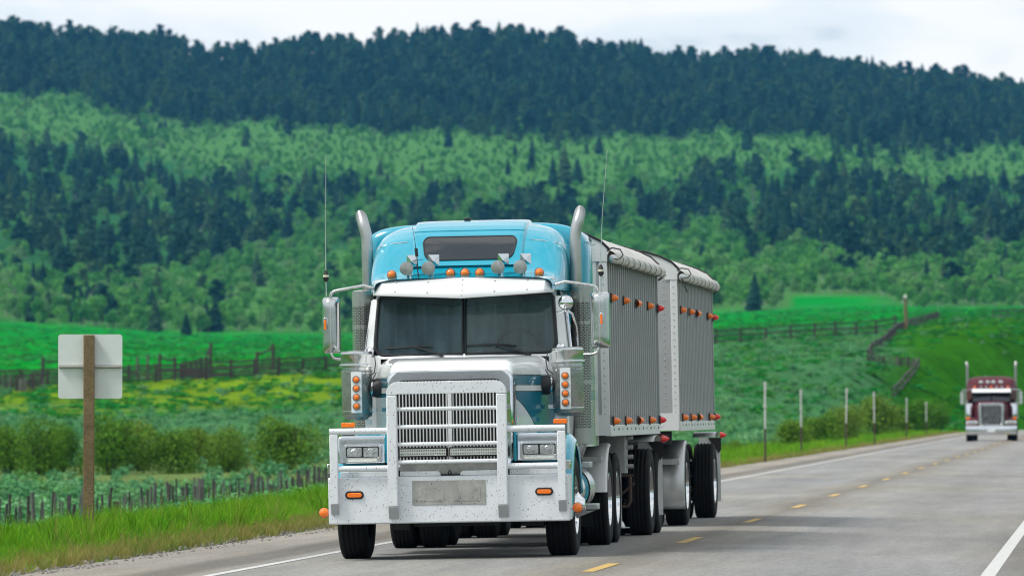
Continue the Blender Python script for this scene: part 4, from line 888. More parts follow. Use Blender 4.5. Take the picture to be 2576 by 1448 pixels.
# first trailer: support bracket, crank, landing leg, rear fender with red light, badge flap
br = MB().prism([(.95, 1.24), (1.18, 1.24), (1.18, .78), (1.10, .78)], 'xz', 3.0, 3.06).box(1.10, 1.20, 3.06, 3.14, .78, 1.24).build('leg_bracket', 'alu', TR1)
for i in range(4): MB().cyl((1.2, 3.08, .86 + i * .11), (1.27, 3.08, .86 + i * .11), .026, n=12).build('bracket_bolt', 'alu', br)
lg = MB().box(.80, .92, 4.2, 4.34, .35, 1.22).cyl((1.10, 3.3, .18), (1.10, 3.3, .80), .008, n=8).lathe((1.10, 3.3, .14), (0, 0, 1), [(.10, 0), (.10, .008), (.045, .015), (.03, .06), (.01, .08)], 20).build('landing_leg', 'alu', TR1)
MB().tube([(1.05, 3.6, .745), (1.22, 3.6, .745)], .014, 8).tube([(1.19, 3.6, .745), (1.19, 3.6, .45), (1.16, 3.6, .39), (1.02, 3.6, .375)], .02, 10).tube([(1.05, 3.6, .50), (1.24, 3.6, .66)], .015, 8).build('crank_handle', 'poledark', TR1)
for t, y in ((TR1, 6.85), (TR2, 7.05)):
    w = .78 if t is TR1 else .5
    rows = []
    for a in np.linspace(0, 180, 13): rows.append([(x, y - .25 - w * math.cos(R(a)) * .75, 1.13 + .075 * math.sin(R(a))) for x in (.98, 1.295)])
    fd = MB().grid(rows).box(.99, 1.29, y + .5, y + .51, .22, 1.12).build('mud_guard', 'trailerwhite', t, ang=60)
    MB().prism([(1.12, 1.12), (1.305, 1.12), (1.305, .95), (1.27, .9)], 'xz', y + .48, y + .495).build('guard_gusset', 'dark', fd)
    MB().lathe((1.30, y + .35, 1.155), (1, 0, 0), [(.045, 0), (.045, .02), (.03, .06), (.001, .1)], 14).build('red_marker', 'red', fd)
bd = MB().lathe((1.262, 7.72, 1.165), (0, -1, 0), [(.001, .004), (.10, .004), (.10, 0)], 32).build('badge', 'badge', TR1); 
for v in bd.data.vertices: v.co.z = 1.165 + (v.co.z - 1.165) * .5
MB().tube([(1.19 + .008 * i, 7.714, 1.165 + .018 * math.sin(i * 1.9) * (1 if i % 3 else .4)) for i in range(19)], .0035, 5).build('badge_script', 'cream', bd)
# second trailer: big steel fender before the dolly wheel
rows = []
for a in np.linspace(-25, 100, 16): rows.append([(x, 1.5 - r * math.cos(R(a)), .52 + r * math.sin(R(a))) for x, r in ((.86, .60), (1.215, .60), (1.238, .585), (1.245, .55))])
rows = [[(p[0], rows[0][i][1] - .0, .22) for i, p in enumerate(rows[0])]] + rows
fd = MB().grid(rows).build('dolly_fender', 'alu', TR2, ang=60); md = fd.modifiers.new('thick', 'SOLIDIFY'); md.thickness = .008
MB().box(.87, 1.19, .84, .895, .80, .88).build('fender_bar', 'alu', fd, bevel=.008)

# ------------------------------------------------------------------ the maroon truck far behind
F_ = empty('semi_truck', (23.0, 288.0, float(-.018 * 1.5)), (0, R(-.4), R(-5.0)))
F_.scale = (1, 1, .91); tag(F_, 'small distant maroon semi truck with tall chrome grille and twin stacks', 'truck')
fb = MB().prism([(0, .36), (-.03, .40), (-.03, .78), (0, .82), (.08, .82), (.08, .36)], 'yz', -1.22, 1.22).build('bumper', 'chrome', F_, bevel=.02)
MB().box(-.17, .17, -.045, -.034, .52, .64).build('number_plate', 'white', fb)
ro = rrect(-.60, .60, .78, 2.02, .13, 5); ri = rrect(-.49, .49, .90, 1.88, .08, 5)
fg = MB().grid([[(x, .45, z) for x, z in ro], [(x, .22, z) for x, z in ro], [(x, .22, z) for x, z in ri], [(x, .33, z) for x, z in ri]], cv=True).build('grille', 'chrome', F_, bevel=.02)
MB().box(-.5, .5, .335, .35, .88, 1.9).build('grille_core', 'dark', fg)
for i in range(15): MB().box(-.47 + i * .94 / 14 - .008, -.47 + i * .94 / 14 + .008, .28, .33, .9, 1.88).build('grille_bar', 'chrome' if i % 4 == 1 else 'steel', fg)
MB().grid([[(x * k, y, z) for x, z in [(.62, 1.0), (.62, 1.85), (.5, zt - .03), (0, zt), (-.5, zt - .03), (-.62, 1.85), (-.62, 1.0)]] for y, k, zt in ((.46, 1, 2.0), (1.2, 1.1, 2.08), (2.3, 1.35, 2.14))]).build('hood', 'maroon', F_, ang=60)
for s in (-1, 1):
    rows = [[(s * x, 1.3 - r * math.cos(R(a)), .52 + r * math.sin(R(a))) for x, r in ((.62, .76), (1.1, .74), (1.22, .66))] for a in np.linspace(0, 170, 14)]
    MB().grid(rows).build('fender', 'maroon', F_, ang=60)
    hl = MB().prism(rrect(*sorted((s * .66, s * 1.2)), .90, 1.08, .05, 4), 'xz', .25, .5).build('headlight', 'white', F_, bevel=.02)
    MB().prism(rrect(*sorted((s * .72, s * 1.14)), .93, 1.05, .03, 4), 'xz', .235, .249).build('lamp', 'lens', hl)
    MB().prism(rrect(*sorted((s * 1.05, s * 1.2)), 1.16, 1.30, .03, 3), 'xz', .7, .8).build('turn_signal', 'amber', F_)
    ac = MB().lathe((s * 1.05, 2.0, 0), (0, 0, 1), [(.001, 1.25), (.17, 1.3), (.18, 1.9), (.15, 2.0), (.001, 2.02)], 20).build('air_cleaner', 'chrome', F_)
    MB().cyl((s * 1.16, 3.4, 1.2), (s * 1.16, 3.4, 2.7), .13, n=16).cyl((s * 1.16, 3.4, 2.7), (s * 1.17, 3.4, 3.95), .06, n=16).tube([(s * 1.17, 3.4, 3.95), (s * 1.18, 3.42, 4.08), (s * 1.2, 3.5, 4.2)], [.065, .07, .07], 14).build('exhaust_stack', 'lampsteel', F_)
    MB().prism(rrect(*sorted((s * 1.34, s * 1.50)), 1.98, 2.62, .03, 3), 'xz', 2.1, 2.2).tube([(s * 1.42, 2.15, 2.6), (s * 1.4, 2.15, 2.72), (s * 1.0, 2.3, 2.75)], .02, 6).tube([(s * 1.42, 2.15, 2.0), (s * 1.0, 2.3, 1.95)], .02, 6).build('mirror', 'steel', F_)
    wheel_parts(F_, s * 1.06, 1.3, s, r=.53, w=.31, hub=False)
    for y in (6.2, 7.5): wheel_parts(F_, s * .98, y, s, r=.52, w=.5, hub=False)
    MB().add([(s * .03, 2.25, 2.10), (s * .9, 2.36, 2.10), (s * .86, 2.52, 2.60), (s * .03, 2.42, 2.60)], [(0, 1, 2, 3)]).build('windscreen', 'roofglass', F_)
MB().grid([[(x, y, z) for x, z in [(1.0, 1.0), (1.02, 2.05), (.93, 2.62), (.80, 2.75), (-.80, 2.75), (-.93, 2.62), (-1.02, 2.05), (-1.0, 1.0)]] for y in (2.4, 3.5)]).add([(-1.02, 2.4, 2.05), (1.02, 2.4, 2.05), (1.0, 2.4, 1.0), (-1.0, 2.4, 1.0)], [(0, 1, 2, 3)]).box(-.93, .93, 2.5, 2.56, 2.08, 2.62).build('cab', 'maroon', F_)
MB().prism([(2.12, 2.60), (2.3, 2.78), (2.32, 2.79), (2.14, 2.60)], 'yz', -.93, .93).build('sun_visor', 'white', F_)
MB().grid([[(1.14 * k * math.copysign(abs(math.cos(a)) ** .4, math.cos(a)), y, 2.2 + (zt - 2.2) * abs(math.sin(a)) ** .4) for a in np.linspace(0, math.pi, 25)] for y, k, zt in ((2.3, .84, 2.80), (2.7, .95, 3.05), (3.2, 1.06, 3.35), (3.6, 1.1, 3.45), (5.2, 1.1, 3.45))]).build('sleeper', 'maroon', F_, ang=60)
MB().grid([[(x, y, z) for x, z in [(1.14, 1.0), (1.14, 2.4), (-1.14, 2.4), (-1.14, 1.0)]] for y in (3.6, 5.2)]).add([(1.14, 3.6, 1.0), (1.14, 3.6, 2.4), (-1.14, 3.6, 2.4), (-1.14, 3.6, 1.0)], [(0, 1, 2, 3)]).build('sleeper_body', 'maroon', F_)
for i, x in enumerate((-.5, -.17, .1, .45)): MB().lathe((x, 2.7, 3.12), (0, -1, 0), [(.001, -.1), (.1, -.05), (.11, 0), (.08, .03), (.001, .04)], 16).build('roof_lamp', 'steel', F_)
for x in (-.8, -.5, -.25, 0, .25, .5, .8): MB().lathe((x, 2.35, 2.86), (0, -1, 0), [(.001, -.1), (.06, -.05), (.065, 0), (.04, .04), (.001, .05)], 12).build('roof_marker', 'amber' if abs(x) in (.8, 0) else 'chrome', F_)
MB().box(-.45, .45, .5, 8.0, .45, .95).box(-1, 1, 1.2, 1.4, .4, .55).build('chassis', 'dark', F_)
# ------------------------------------------------------------------ road sign on the left verge
X, Y, Z = land(224, 76); px = 76 / FPX
SG = empty('road_sign', (X, Y, Z), (0, 0, R(1))); tag(SG, 'blank back of a square metal road sign on a brown wooden post', 'road sign')
zs = lambda y: EYE + (HZ - y) * px - Z
MB().box(-.068, .068, -.06, .05, -.4, zs(842)).build('post', 'post', SG, bevel=.008)
x0, x1 = (148 - 226) * px, (309 - 226) * px
pn = MB().prism(rrect(x0, x1, zs(1002), zs(840.5), .035, 5), 'xz', .052, .058).build('sign_panel', 'galv', SG)
MB().box(x0 + .01, x1 - .01, .040, .0515, zs(925), zs(918)).build('bracket', 'rust', pn)
MB().box(x0 + .01, -.07, -.0, .039, zs(922.5), zs(920)).build('bracket_flange', 'galv', pn); MB().box(.07, x1 - .01, -.0, .039, zs(922.5), zs(920)).build('bracket_flange', 'galv', pn)
# ------------------------------------------------------------------ marker poles along the far verge
for x, yt, yb, d, lab in ((1925, 960, 1143, 185, 'nearest'), (2016, 978, 1128, 222, 'second nearest'), (2128, 975, 1112, 250, 'third nearest'), (2200, 985, 1108, 275, 'fourth nearest'), (2280, 1000, 1104, 323, 'fifth nearest'), (2330, 1010, 1098, 370, 'farthest')):
    X, Y, Z = land(x, d); h = EYE + (HZ - yt) * d / FPX - Z
    q = empty('marker_pole', (X, Y, Z), (0, R(random.uniform(-1, 1.5)), 0)); tag(q, lab + ' of the tall white topped marker poles beside the highway', 'pole', 'marker poles along the far verge')
    MB().cyl((0, 0, -.2), (0, 0, h * .42), .034, n=8).build('pole_foot', 'poledark', q)
    MB().cyl((0, 0, h * .42), (0, 0, h * .9), .032, n=8).cyl((0, 0, h * .68), (0, 0, h * .71), .055, n=8).build('pole_shaft', 'polewhite', q)
    MB().box(-.042, .042, -.03, .03, h * .9, h).build('reflector', 'polewhite', q)
# ------------------------------------------------------------------ utility pole
X, Y, Z = land(2280, 640); h = EYE + (HZ - 748) * 640 / FPX - Z
q = empty('utility_pole', (X, Y, Z)); tag(q, 'bare wooden utility pole standing alone by the fence corner on the right', 'utility pole')
MB().cyl((0, 0, -.3), (-.1, 0, h), .19, .15, 10).build('pole_shaft', 'post', q); MB().lathe((-.1, 0, h), (0, 0, 1), [(.2, -.05), (.2, .12), (.1, .25), (.001, .28)], 10).build('pole_cap', 'polewhite', q)
MB().cyl((-.45, 0, h * .84), (-.45, 0, h * .84 + .2), .07, n=8).tube([(-.45, 0, h * .84 + .05), (-.1, 0, h * .84)], .03, 6).build('insulator', 'polewhite', q)
# ------------------------------------------------------------------ fences
def post_fence(name, label, pts, n, hgt, mat_, lean=3, rw=.05, group=None, zjit=.25):
    """a line of old uneven stakes"""
    P = [Vector(land(x, d)) for x, d in pts]; o = P[0]
    f = empty(name, o); tag(f, label, 'fence', group)
    seg = [0]
    for a, b in zip(P, P[1:]): seg.append(seg[-1] + (b - a).length)
    base = [MB().prism([(-rw, -rw * .8), (rw * .9, -rw), (rw, rw * .7), (0, rw), (-rw * .8, rw * .6)], 'xy', -.5, 1.).build('stake', m_, f) for m_ in mat_]
    for i in range(n):
        u = seg[-1] * min(1, max(0, (i + random.uniform(-.3, .3)) / (n - 1))); k = max(j for j in range(len(seg)) if seg[j] <= u or j == 0); k = min(k, len(P) - 2)
        p = P[k].lerp(P[k + 1], (u - seg[k]) / (seg[k + 1] - seg[k])); z = float(z_land(np.array([p.x]), np.array([p.y]))[0])
        hh = hgt * random.uniform(1 - zjit, 1 + zjit); w = random.uniform(.6, 1.5) * (1.5 if random.random() < .12 else 1)
        loc = (p.x - o.x, p.y - o.y, z - o.z); rot = (R(random.gauss(0, lean)), R(random.gauss(0, lean)), random.random() * 6); sc = (w, w, hh)
        b = random.choice(base)
        if i < len(base): b = base[i]; b.location = loc; b.rotation_euler = rot; b.scale = sc
        else: dup(b, f, loc, rot, sc)
    return f
post_fence('stake_fence', 'long fence of uneven grey stakes in the sagebrush behind the road sign', [(-120, 118), (20, 122), (250, 132), (430, 142), (620, 155), (830, 175), (900, 182)], 150, .86, ['oldwood', 'darkwood', 'oldwood', 'darkwood'], 3, .021)
def rail_fence(name, label, pts, step, hgt, rails, mat_, group=None, pr_=.14):
    P = [Vector(land(x, d)) for x, d in pts]; o = P[0]
    f = empty(name, o); tag(f, label, 'fence', group)
    p0 = None; r0 = None; pts3 = []
    for a, b in zip(P, P[1:]):
        m = max(1, int((b - a).length / step))
        for i in range(m): pts3.append(a.lerp(b, i / m))
    pts3.append(P[-1])
    for p in pts3: p.z = float(z_land(np.array([p.x]), np.array([p.y]))[0])
    for p in pts3:
        kw = dict(loc=(p.x - o.x, p.y - o.y, p.z - o.z), rot=(R(random.gauss(0, 2)), R(random.gauss(0, 2)), random.random()), scale=(1, 1, hgt * random.uniform(.95, 1.18)))
        if p0 is None: p0 = MB().cyl((0, 0, -.4), (0, 0, 1), pr_, pr_ * .8, 8).build('post', mat_, f); p0.location = kw['loc']; p0.rotation_euler = kw['rot']; p0.scale = kw['scale']
        else: dup(p0, f, **kw)
    for a, b in zip(pts3, pts3[1:]):
        for k in range(rails):
            zz = hgt * (.18 + .80 * k / max(1, rails - 1)) + random.gauss(0, .03)
            v = b - a; rot = (0, -math.asin(max(-1, min(1, v.z / v.length))) + R(random.gauss(0, .6)), math.atan2(v.y, v.x))
            loc = (a.x - o.x, a.y - o.y - .14, a.z - o.z + zz)
            if r0 is None: r0 = MB().prism([(-.05, -.07), (.05, -.08), (.06, .07), (-.05, .075)], 'yz', 0, 1).build('rail', mat_, f); r0.location = loc; r0.rotation_euler = rot; r0.scale = (v.length, 1, 1)
            else: dup(r0, f, loc, rot, (v.length, 1, 1))
    return f
rail_fence('rail_fence', 'long wooden rail fence crossing the left meadow', [(-200, 480), (120, 480), (460, 480), (700, 480), (880, 482), (1000, 484)], 1.9, 1.3, 5, 'darkwood', 'wooden rail fences')
rail_fence('rail_fence', 'wooden rail fence running level across the right field towards the utility pole', [(1640, 600), (1800, 612), (2050, 626), (2255, 640)], 3.6, 1.45, 3, 'darkwood', 'wooden rail fences')
rail_fence('rail_fence', 'dark rail fence climbing the right hillside past the utility pole', [(x_, land_at(x_, y_)) for x_, y_ in ((2183, 908), (2225, 868), (2282, 826), (2330, 812), (2362, 801))], 4.2, .85, 2, 'darkwood', 'wooden rail fences', .085)
rail_fence('rail_fence', 'short dark rail fence slanting up the right slope above the roadside shrubs', [(x_, land_at(x_, y_)) for x_, y_ in ((2246, 1002), (2280, 962), (2312, 922))], 3.6, .75, 2, 'darkwood', 'wooden rail fences', .075)
rail_fence('rail_fence', 'faint rail fence on the skyline of the right hill', [(2500, 720), (2590, 740), (2700, 760)], 4, .8, 2, 'darkwood', 'wooden rail fences', .08)
post_fence('stake_fence', 'short fence of low stakes across the right slope', [(x_, land_at(x_, y_)) for x_, y_ in ((2190, 912), (2250, 922), (2308, 926))], 24, .7, ['darkwood', 'oldwood'], 3, .05)
post_fence('stake_fence', 'dense low stake fence at the left edge of the meadow', [(-40, 470), (110, 466)], 26, 1.2, ['darkwood', 'oldwood'], 2, .07)
def frame_gate(name, label, x0, x1, d, h0, h1, extra=()):
    a = Vector(land(x0, d)); b = Vector(land(x1, d)); f = empty(name, a); tag(f, label, 'gate')
    MB().cyl((0, 0, -.3), (0, 0, h0), .13, n=8).build('post', 'darkwood', f); v = b - a
    MB().cyl((v.x, v.y, v.z - .3), (v.x, v.y, v.z + h1), .13, n=8).build('post', 'darkwood', f)
    MB().tube([(-.1, 0, h0 - .2), (v.x / 2, 0, (h0 + h1 + v.z) / 2 - .35), (v.x + .1, v.y, v.z + h1 - .25)], .07, 6).build('cross_beam', 'darkwood', f)
    for k, (xx, hh) in enumerate(extra):
        c = Vector(land(xx, d)) - a; MB().cyl((c.x, c.y, c.z - .3), (c.x, c.y, c.z + hh), .1, n=8).build('post', 'oldwood', f)
frame_gate('gate_frame', 'tall wooden gate frame nearest the truck on the left rail fence', 647, 687, 486, 2.0, 2.6)
frame_gate('gate_frame', 'wooden gate frame beside the old loading chute in the left corral', 402, 440, 484, 2.2, 1.9, ((372, 2.1), (346, 2.0)))
frame_gate('gate_frame', 'wooden gate frame at the far left end of the rail fence', 108, 152, 482, 2.3, 2.2)
a = Vector(land(455, 486)); f = empty('loading_chute', a); tag(f, 'old ramped wooden livestock loading chute at the left rail fence', 'chute')
W_ = 75 * 486 / FPX
for k in range(7): MB().cyl((W_ * k / 6, .5 * (k % 2), -.2), (W_ * k / 6, .5 * (k % 2), 1.3 + .12 * k + (1.0 if k == 6 else 0)), .12, n=8).build('post', 'darkwood', f)
for k in range(5): MB().prism([(0, .3 + .25 * k), (W_, .3 + .32 * k), (W_, .44 + .32 * k), (0, .44 + .25 * k)], 'xz', -.16, -.10).build('board', 'darkwood', f)
MB().prism([(W_ - .35, 1.9), (W_ + .1, 2.1), (W_ + .1, 2.45), (W_ - .3, 2.5)], 'xz', .1, .2).build('chute_head', 'oldwood', f)

# ------------------------------------------------------------------ vegetation meshes (unit sized, copied or instanced)
M['conifer'] = foliage('conifer needles', [(.007, .038, .027), (.014, .060, .038), (.026, .085, .042), (.052, .112, .044)], .1)
M['aspen'] = foliage('aspen leaves', [(.065, .25, .048), (.095, .32, .06), (.14, .39, .068), (.18, .35, .13)], .35)
M['willow'] = foliage('willow leaves', [(.075, .20, .018), (.11, .24, .025), (.16, .25, .035)], .15)
M['sage'] = foliage('sagebrush leaves', [(.10, .31, .13), (.13, .345, .15), (.18, .38, .18), (.13, .36, .085)], .2)
M['blade'] = foliage('grass blades', [(.09, .28, .012), (.14, .33, .015), (.19, .35, .025), (.07, .24, .02)], .4)
M['dryblade'] = foliage('dry grass blades', [(.27, .23, .075), (.22, .24, .05), (.30, .25, .10), (.12, .22, .03)], .35)
M['conebark'] = mat('conifer bark', (.06, .045, .035), .9); M['palebark'] = mat('pale aspen bark', (.42, .42, .38), .8, var=.2); M['deadwood'] = mat('bare grey twigs', (.28, .26, .27), .9)
def mesh_of(name, vs, fs, mats, mi=None):
    me = bpy.data.meshes.new(name); me.from_pydata(vs, [], fs)
    for m_ in mats: me.materials.append(M[m_])
    if mi: me.polygons.foreach_set('material_index', mi)
    me.update(); return me
def conifer(seed, wide=.21):
    r = random.Random(seed); vs = []; fs = []; nl = 17
    for i in range(nl):
        q = i / (nl - 1); z = .07 + .93 * q ** 1.05; rad = wide * (1 - q) ** .72 * (1 if q > .1 else .8) + .008; k = 8 if q < .7 else 6
        ph = r.random() * 6
        for j in range(k):
            a = ph + 2 * math.pi * j / k + r.uniform(-.3, .3); ra = rad * r.uniform(.68, 1.22); zz = z + r.uniform(-.02, .02); dr = ra * r.uniform(.25, .6)
            wd = ra * r.uniform(.40, .62) + .006; ca, sa = math.cos(a), math.sin(a); o = len(vs)
            vs += [(0, 0, zz + .045), (ca * ra * .62 - sa * wd, sa * ra * .62 + ca * wd, zz - dr * .6), (ca * ra, sa * ra, zz - dr), (ca * ra * .62 + sa * wd, sa * ra * .62 - ca * wd, zz - dr * .6), (ca * ra * .6, sa * ra * .6, zz - dr * .15)]
            fs += [(o, o + 1, o + 4), (o + 4, o + 1, o + 2), (o + 4, o + 2, o + 3), (o, o + 4, o + 3)]
    return vs, fs
def crown(seed, n, a, zc, leaf, lumps=7, base=.0, squash=1.):
    """leaf cards spread over the skins of several overlapping lumps"""
    r = random.Random(seed); L = []; vs = []; fs = []
    for i in range(lumps):
        th = r.random() * 6.28; rr = a * r.uniform(.15, .62) if i else 0
        L.append((rr * math.cos(th), rr * math.sin(th), zc + (1 - zc) * r.uniform(-.75, .45), a * r.uniform(.36, .62)))
    for i in range(n):
        cx, cy, cz, cr = L[i % lumps]; d = Vector((r.gauss(0, 1), r.gauss(0, 1), r.gauss(.15, 1))).normalized(); rad = cr * r.uniform(.55, 1.06)
        p = Vector((cx, cy, cz)) + Vector((d.x * rad, d.y * rad, d.z * rad * squash))
        if p.z < base: continue
        nrm = (d + .7 * Vector((r.gauss(0, 1), r.gauss(0, 1), r.gauss(0, 1)))).normalized(); t1 = nrm.orthogonal().normalized(); t1.rotate(Matrix.Rotation(r.random() * 6.28, 3, nrm)); t2 = nrm.cross(t1)
        s1 = leaf * r.uniform(.6, 1.3); s2 = s1 * r.uniform(.5, .9); o = len(vs)
        vs += [p - t1 * s1, p - t2 * s2 + nrm * s1 * .2, p + t1 * s1, p + t2 * s2 + nrm * s1 * .2]; fs.append((o, o + 1, o + 2, o + 3))
    return [tuple(v) for v in vs], fs
def trunk_mesh(name, r0, r1, h, m_, limbs=0, seed=0):
    b = MB().cyl((0, 0, -.05), (0, 0, h), r0, r1, 6); r = random.Random(seed)
    for i in range(limbs):
        z = h * r.uniform(.45, .95); a = r.random() * 6.28; l = r.uniform(.1, .2); b.cyl((0, 0, z), (l * math.cos(a), l * math.sin(a), z + l * 1.1), r1 * .7, r1 * .2, 4)
    me = bpy.data.meshes.new(name); me.from_pydata(b.v, [], b.f); me.materials.append(M[m_]); me.update(); return me
CON = [mesh_of('crown', *conifer(i, w), ['conifer']) for i, w in enumerate((.25, .28, .22, .31, .26))]
def pine(seed):
    r = random.Random(seed); vs = []; fs = []
    for i in range(11):
        z = .30 + .62 * i / 10 + r.uniform(-.04, .04); rad = (.20 - .13 * max(0, (i - 5) / 5) ** 1.2) * r.uniform(.75, 1.2); off = rad * .55; th = r.random() * 6.28
        c_ = Vector((off * math.cos(th), off * math.sin(th), z))
        for k in range(34):
            d_ = Vector((r.gauss(0, 1), r.gauss(0, 1), r.gauss(.2, .7))).normalized(); p = c_ + Vector((d_.x * rad, d_.y * rad, d_.z * rad * .6)) * r.uniform(.6, 1.05)
            nr = (d_ + .5 * Vector((r.gauss(0, 1), r.gauss(0, 1), r.gauss(0, 1)))).normalized(); t1 = nr.orthogonal().normalized(); t1.rotate(Matrix.Rotation(r.random() * 6.28, 3, nr)); t2 = nr.cross(t1); s1 = .055 * r.uniform(.6, 1.3); o = len(vs)
            vs += [tuple(p - t1 * s1), tuple(p - t2 * s1 * .7), tuple(p + t1 * s1), tuple(p + t2 * s1 * .7)]; fs.append((o, o + 1, o + 2, o + 3))
    return vs, fs
CON += [mesh_of('crown', *pine(80 + i), ['conifer']) for i in range(4)]
CON_T = trunk_mesh('trunk', .022, .006, .8, 'conebark', 3, 1)
ASP = [mesh_of('crown', *crown(20 + i, 330, a, zc, .055, 8, .12), ['aspen']) for i, (a, zc) in enumerate(((.30, .66), (.36, .62), (.26, .70), (.33, .58)))]
ASP_T = trunk_mesh('trunk', .016, .006, .75, 'palebark', 6, 2)
BARE = MB(); rr_ = random.Random(5)
for i in range(26):
    z = rr_.uniform(.15, .95); a = rr_.random() * 6.28; l = .24 * (1.1 - z) + .05; BARE.cyl((0, 0, z * .9), (l * math.cos(a), l * math.sin(a), z + l * .6), .006, .002, 3)
BARE.cyl((0, 0, -.05), (0, 0, 1), .014, .003, 5); bare_me = bpy.data.meshes.new('crown'); bare_me.from_pydata(BARE.v, [], BARE.f); bare_me.materials.append(M['deadwood'])
def join_meshes(name, parts):
    vs = []; fs = []; mi = []; mats = []
    for me in parts:
        o = len(vs); vs += [tuple(v.co) for v in me.vertices]; fs += [tuple(i + o for i in p.vertices) for p in me.polygons]
        nm = me.materials[0]
        if nm not in mats: mats.append(nm)
        mi += [mats.index(nm)] * len(me.polygons)
    me = bpy.data.meshes.new(name); me.from_pydata(vs, [], fs)
    for m_ in mats: me.materials.append(m_)
    me.polygons.foreach_set('material_index', mi); me.update(); return me
def instancer(name, label, meshes, pos, rot, scl, idx):
    """one stuff object: points that carry copies of a few small meshes"""
    col = bpy.data.collections.new(name + ' kinds')
    for k, me in enumerate(meshes):
        po = bpy.data.objects.new('%s kind %02d' % (name, k), me); col.objects.link(po)
    me = bpy.data.meshes.new(name); me.from_pydata([tuple(p) for p in pos], [], [])
    me.attributes.new('rot', 'FLOAT_VECTOR', 'POINT').data.foreach_set('vector', np.asarray(rot, np.float32).ravel())
    me.attributes.new('scl', 'FLOAT_VECTOR', 'POINT').data.foreach_set('vector', np.asarray(scl, np.float32).ravel())
    me.attributes.new('idx', 'INT', 'POINT').data.foreach_set('value', np.asarray(idx, np.int32))
    g = bpy.data.node_groups.new(name, 'GeometryNodeTree'); g.interface.new_socket('Geometry', in_out='INPUT', socket_type='NodeSocketGeometry'); g.interface.new_socket('Geometry', in_out='OUTPUT', socket_type='NodeSocketGeometry')
    i_ = g.nodes.new('NodeGroupInput'); o_ = g.nodes.new('NodeGroupOutput'); ip = g.nodes.new('GeometryNodeInstanceOnPoints'); ci = g.nodes.new('GeometryNodeCollectionInfo')
    ci.inputs['Collection'].default_value = col; ci.inputs['Separate Children'].default_value = True; ci.inputs['Reset Children'].default_value = True
    ip.inputs['Pick Instance'].default_value = True
    def attr(n, typ):
        a = g.nodes.new('GeometryNodeInputNamedAttribute'); a.data_type = typ; a.inputs['Name'].default_value = n; return [s for s in a.outputs if s.enabled and s.name == 'Attribute'][0]
    m2p = g.nodes.new('GeometryNodeMeshToPoints')
    g.links.new(i_.outputs[0], m2p.inputs[0]); g.links.new(m2p.outputs[0], ip.inputs['Points']); g.links.new(ci.outputs[0], ip.inputs['Instance'])
    g.links.new(attr('idx', 'INT'), ip.inputs['Instance Index'])
    e2r = g.nodes.new('FunctionNodeEulerToRotation'); g.links.new(attr('rot', 'FLOAT_VECTOR'), e2r.inputs[0]); g.links.new(e2r.outputs[0], ip.inputs['Rotation'])
    g.links.new(attr('scl', 'FLOAT_VECTOR'), ip.inputs['Scale']); g.links.new(ip.outputs[0], o_.inputs[0])
    o = bpy.data.objects.new(name, me); C.objects.link(o); o.modifiers.new('instances', 'NODES').node_group = g
    return tag(o, label, None, None, 'stuff')

# ------------------------------------------------------------------ the wooded hills
def hill_d(x, y): return D_FOOT + (D_RIDGE - D_FOOT) * np.clip((y_foot(x) - y) / (y_foot(x) - y_ridge(x)), 0, 1)
def clump(x, y, s=1.): return (np.sin(x / (61 * s) + y / (40 * s)) + np.sin(x / (33 * s) - y / (27 * s) + 2) + np.sin(x / (150 * s) + 1 + y / (90 * s))) / 3
trees = []   # (kind, x, d, h, variant)
XA, XB = -700, 3300
def scatter(n, fy0, fy1, keep, kind, h0, h1, nv, wx=1.):
    n = int(n * 1.22); x = rng.uniform(XA, XB, n); u = rng.uniform(0, 1, n); y0, y1 = fy0(x), fy1(x); y = y0 + (y1 - y0) * u
    ok = rng.uniform(0, 1, n) < keep(x, y)
    for xx, yy in zip(x[ok], y[ok]): trees.append((kind, xx, float(hill_d(xx, yy)), h0 + (h1 - h0) * float(rng.beta(1.7, 2.2)), int(rng.choice(nv) if not isinstance(nv, int) else rng.integers(nv))))
zb = lambda i: (lambda x: zone_masks(x, 0)[i])
meadow_gap = lambda x, y: ~((x > 1965) & (x < 2330) & (y > 740 + np.clip((x - 2200) * .35, 0, 60)))
UP = [0, 1, 3, 4, 5, 5, 6, 6, 7, 7, 8, 8]; MIDC = [0, 1, 2, 3, 4, 5, 6, 7]
scatter(4300, y_ridge, zb(0), lambda x, y: .97 + 0 * x, 'c', 6, 16, UP)                                              # dark upper forest
scatter(900, lambda x: y_ridge(x), lambda x: y_ridge(x) + 22, lambda x, y: (clump(x, y, .5) > -.35) * 1., 'c', 4.5, 13.5, UP)  # ridge line
scatter(420, lambda x: zb(0)(x) - 2, lambda x: zb(0)(x) + 42, lambda x, y: np.clip(1 - (y - zb(0)(x)) / 34, 0, 1) ** 1.6 * .8, 'c', 5, 13, UP)
scatter(300, lambda x: zb(0)(x) - 34, zb(0), lambda x, y: .5 + 0 * x, 'a', 3, 7, 4)
scatter(300, zb(0), zb(1), lambda x, y: (clump(x, y) > .45) * .7, 'c', 6, 10, 5)                                         # lone conifers in the light belt
scatter(4600, lambda x: zb(0)(x) - 6, zb(1), lambda x, y: .55 + .4 * (clump(x, y, .5) > 0), 'a', 1.6, 5.2, 4)
scatter(420, lambda x: zb(0)(x) - 10, lambda x: zb(1)(x) - 10, lambda x, y: 1. * (x < 420), 'a', 4, 8.5, 4)                                    # young aspens of the light belt
scatter(2300, lambda x: zb(1)(x) + np.where((x > 450) & (x < 1750), 42, 22), zb(2), lambda x, y: np.where((x > 560) & (x < 1700), .62, .95) * (clump(x, y, .8) + .35 * clump(x, y, .3) > np.where((x > 620) & (x < 1700), .0, -.48)), 'c', 6.5, 15, MIDC)
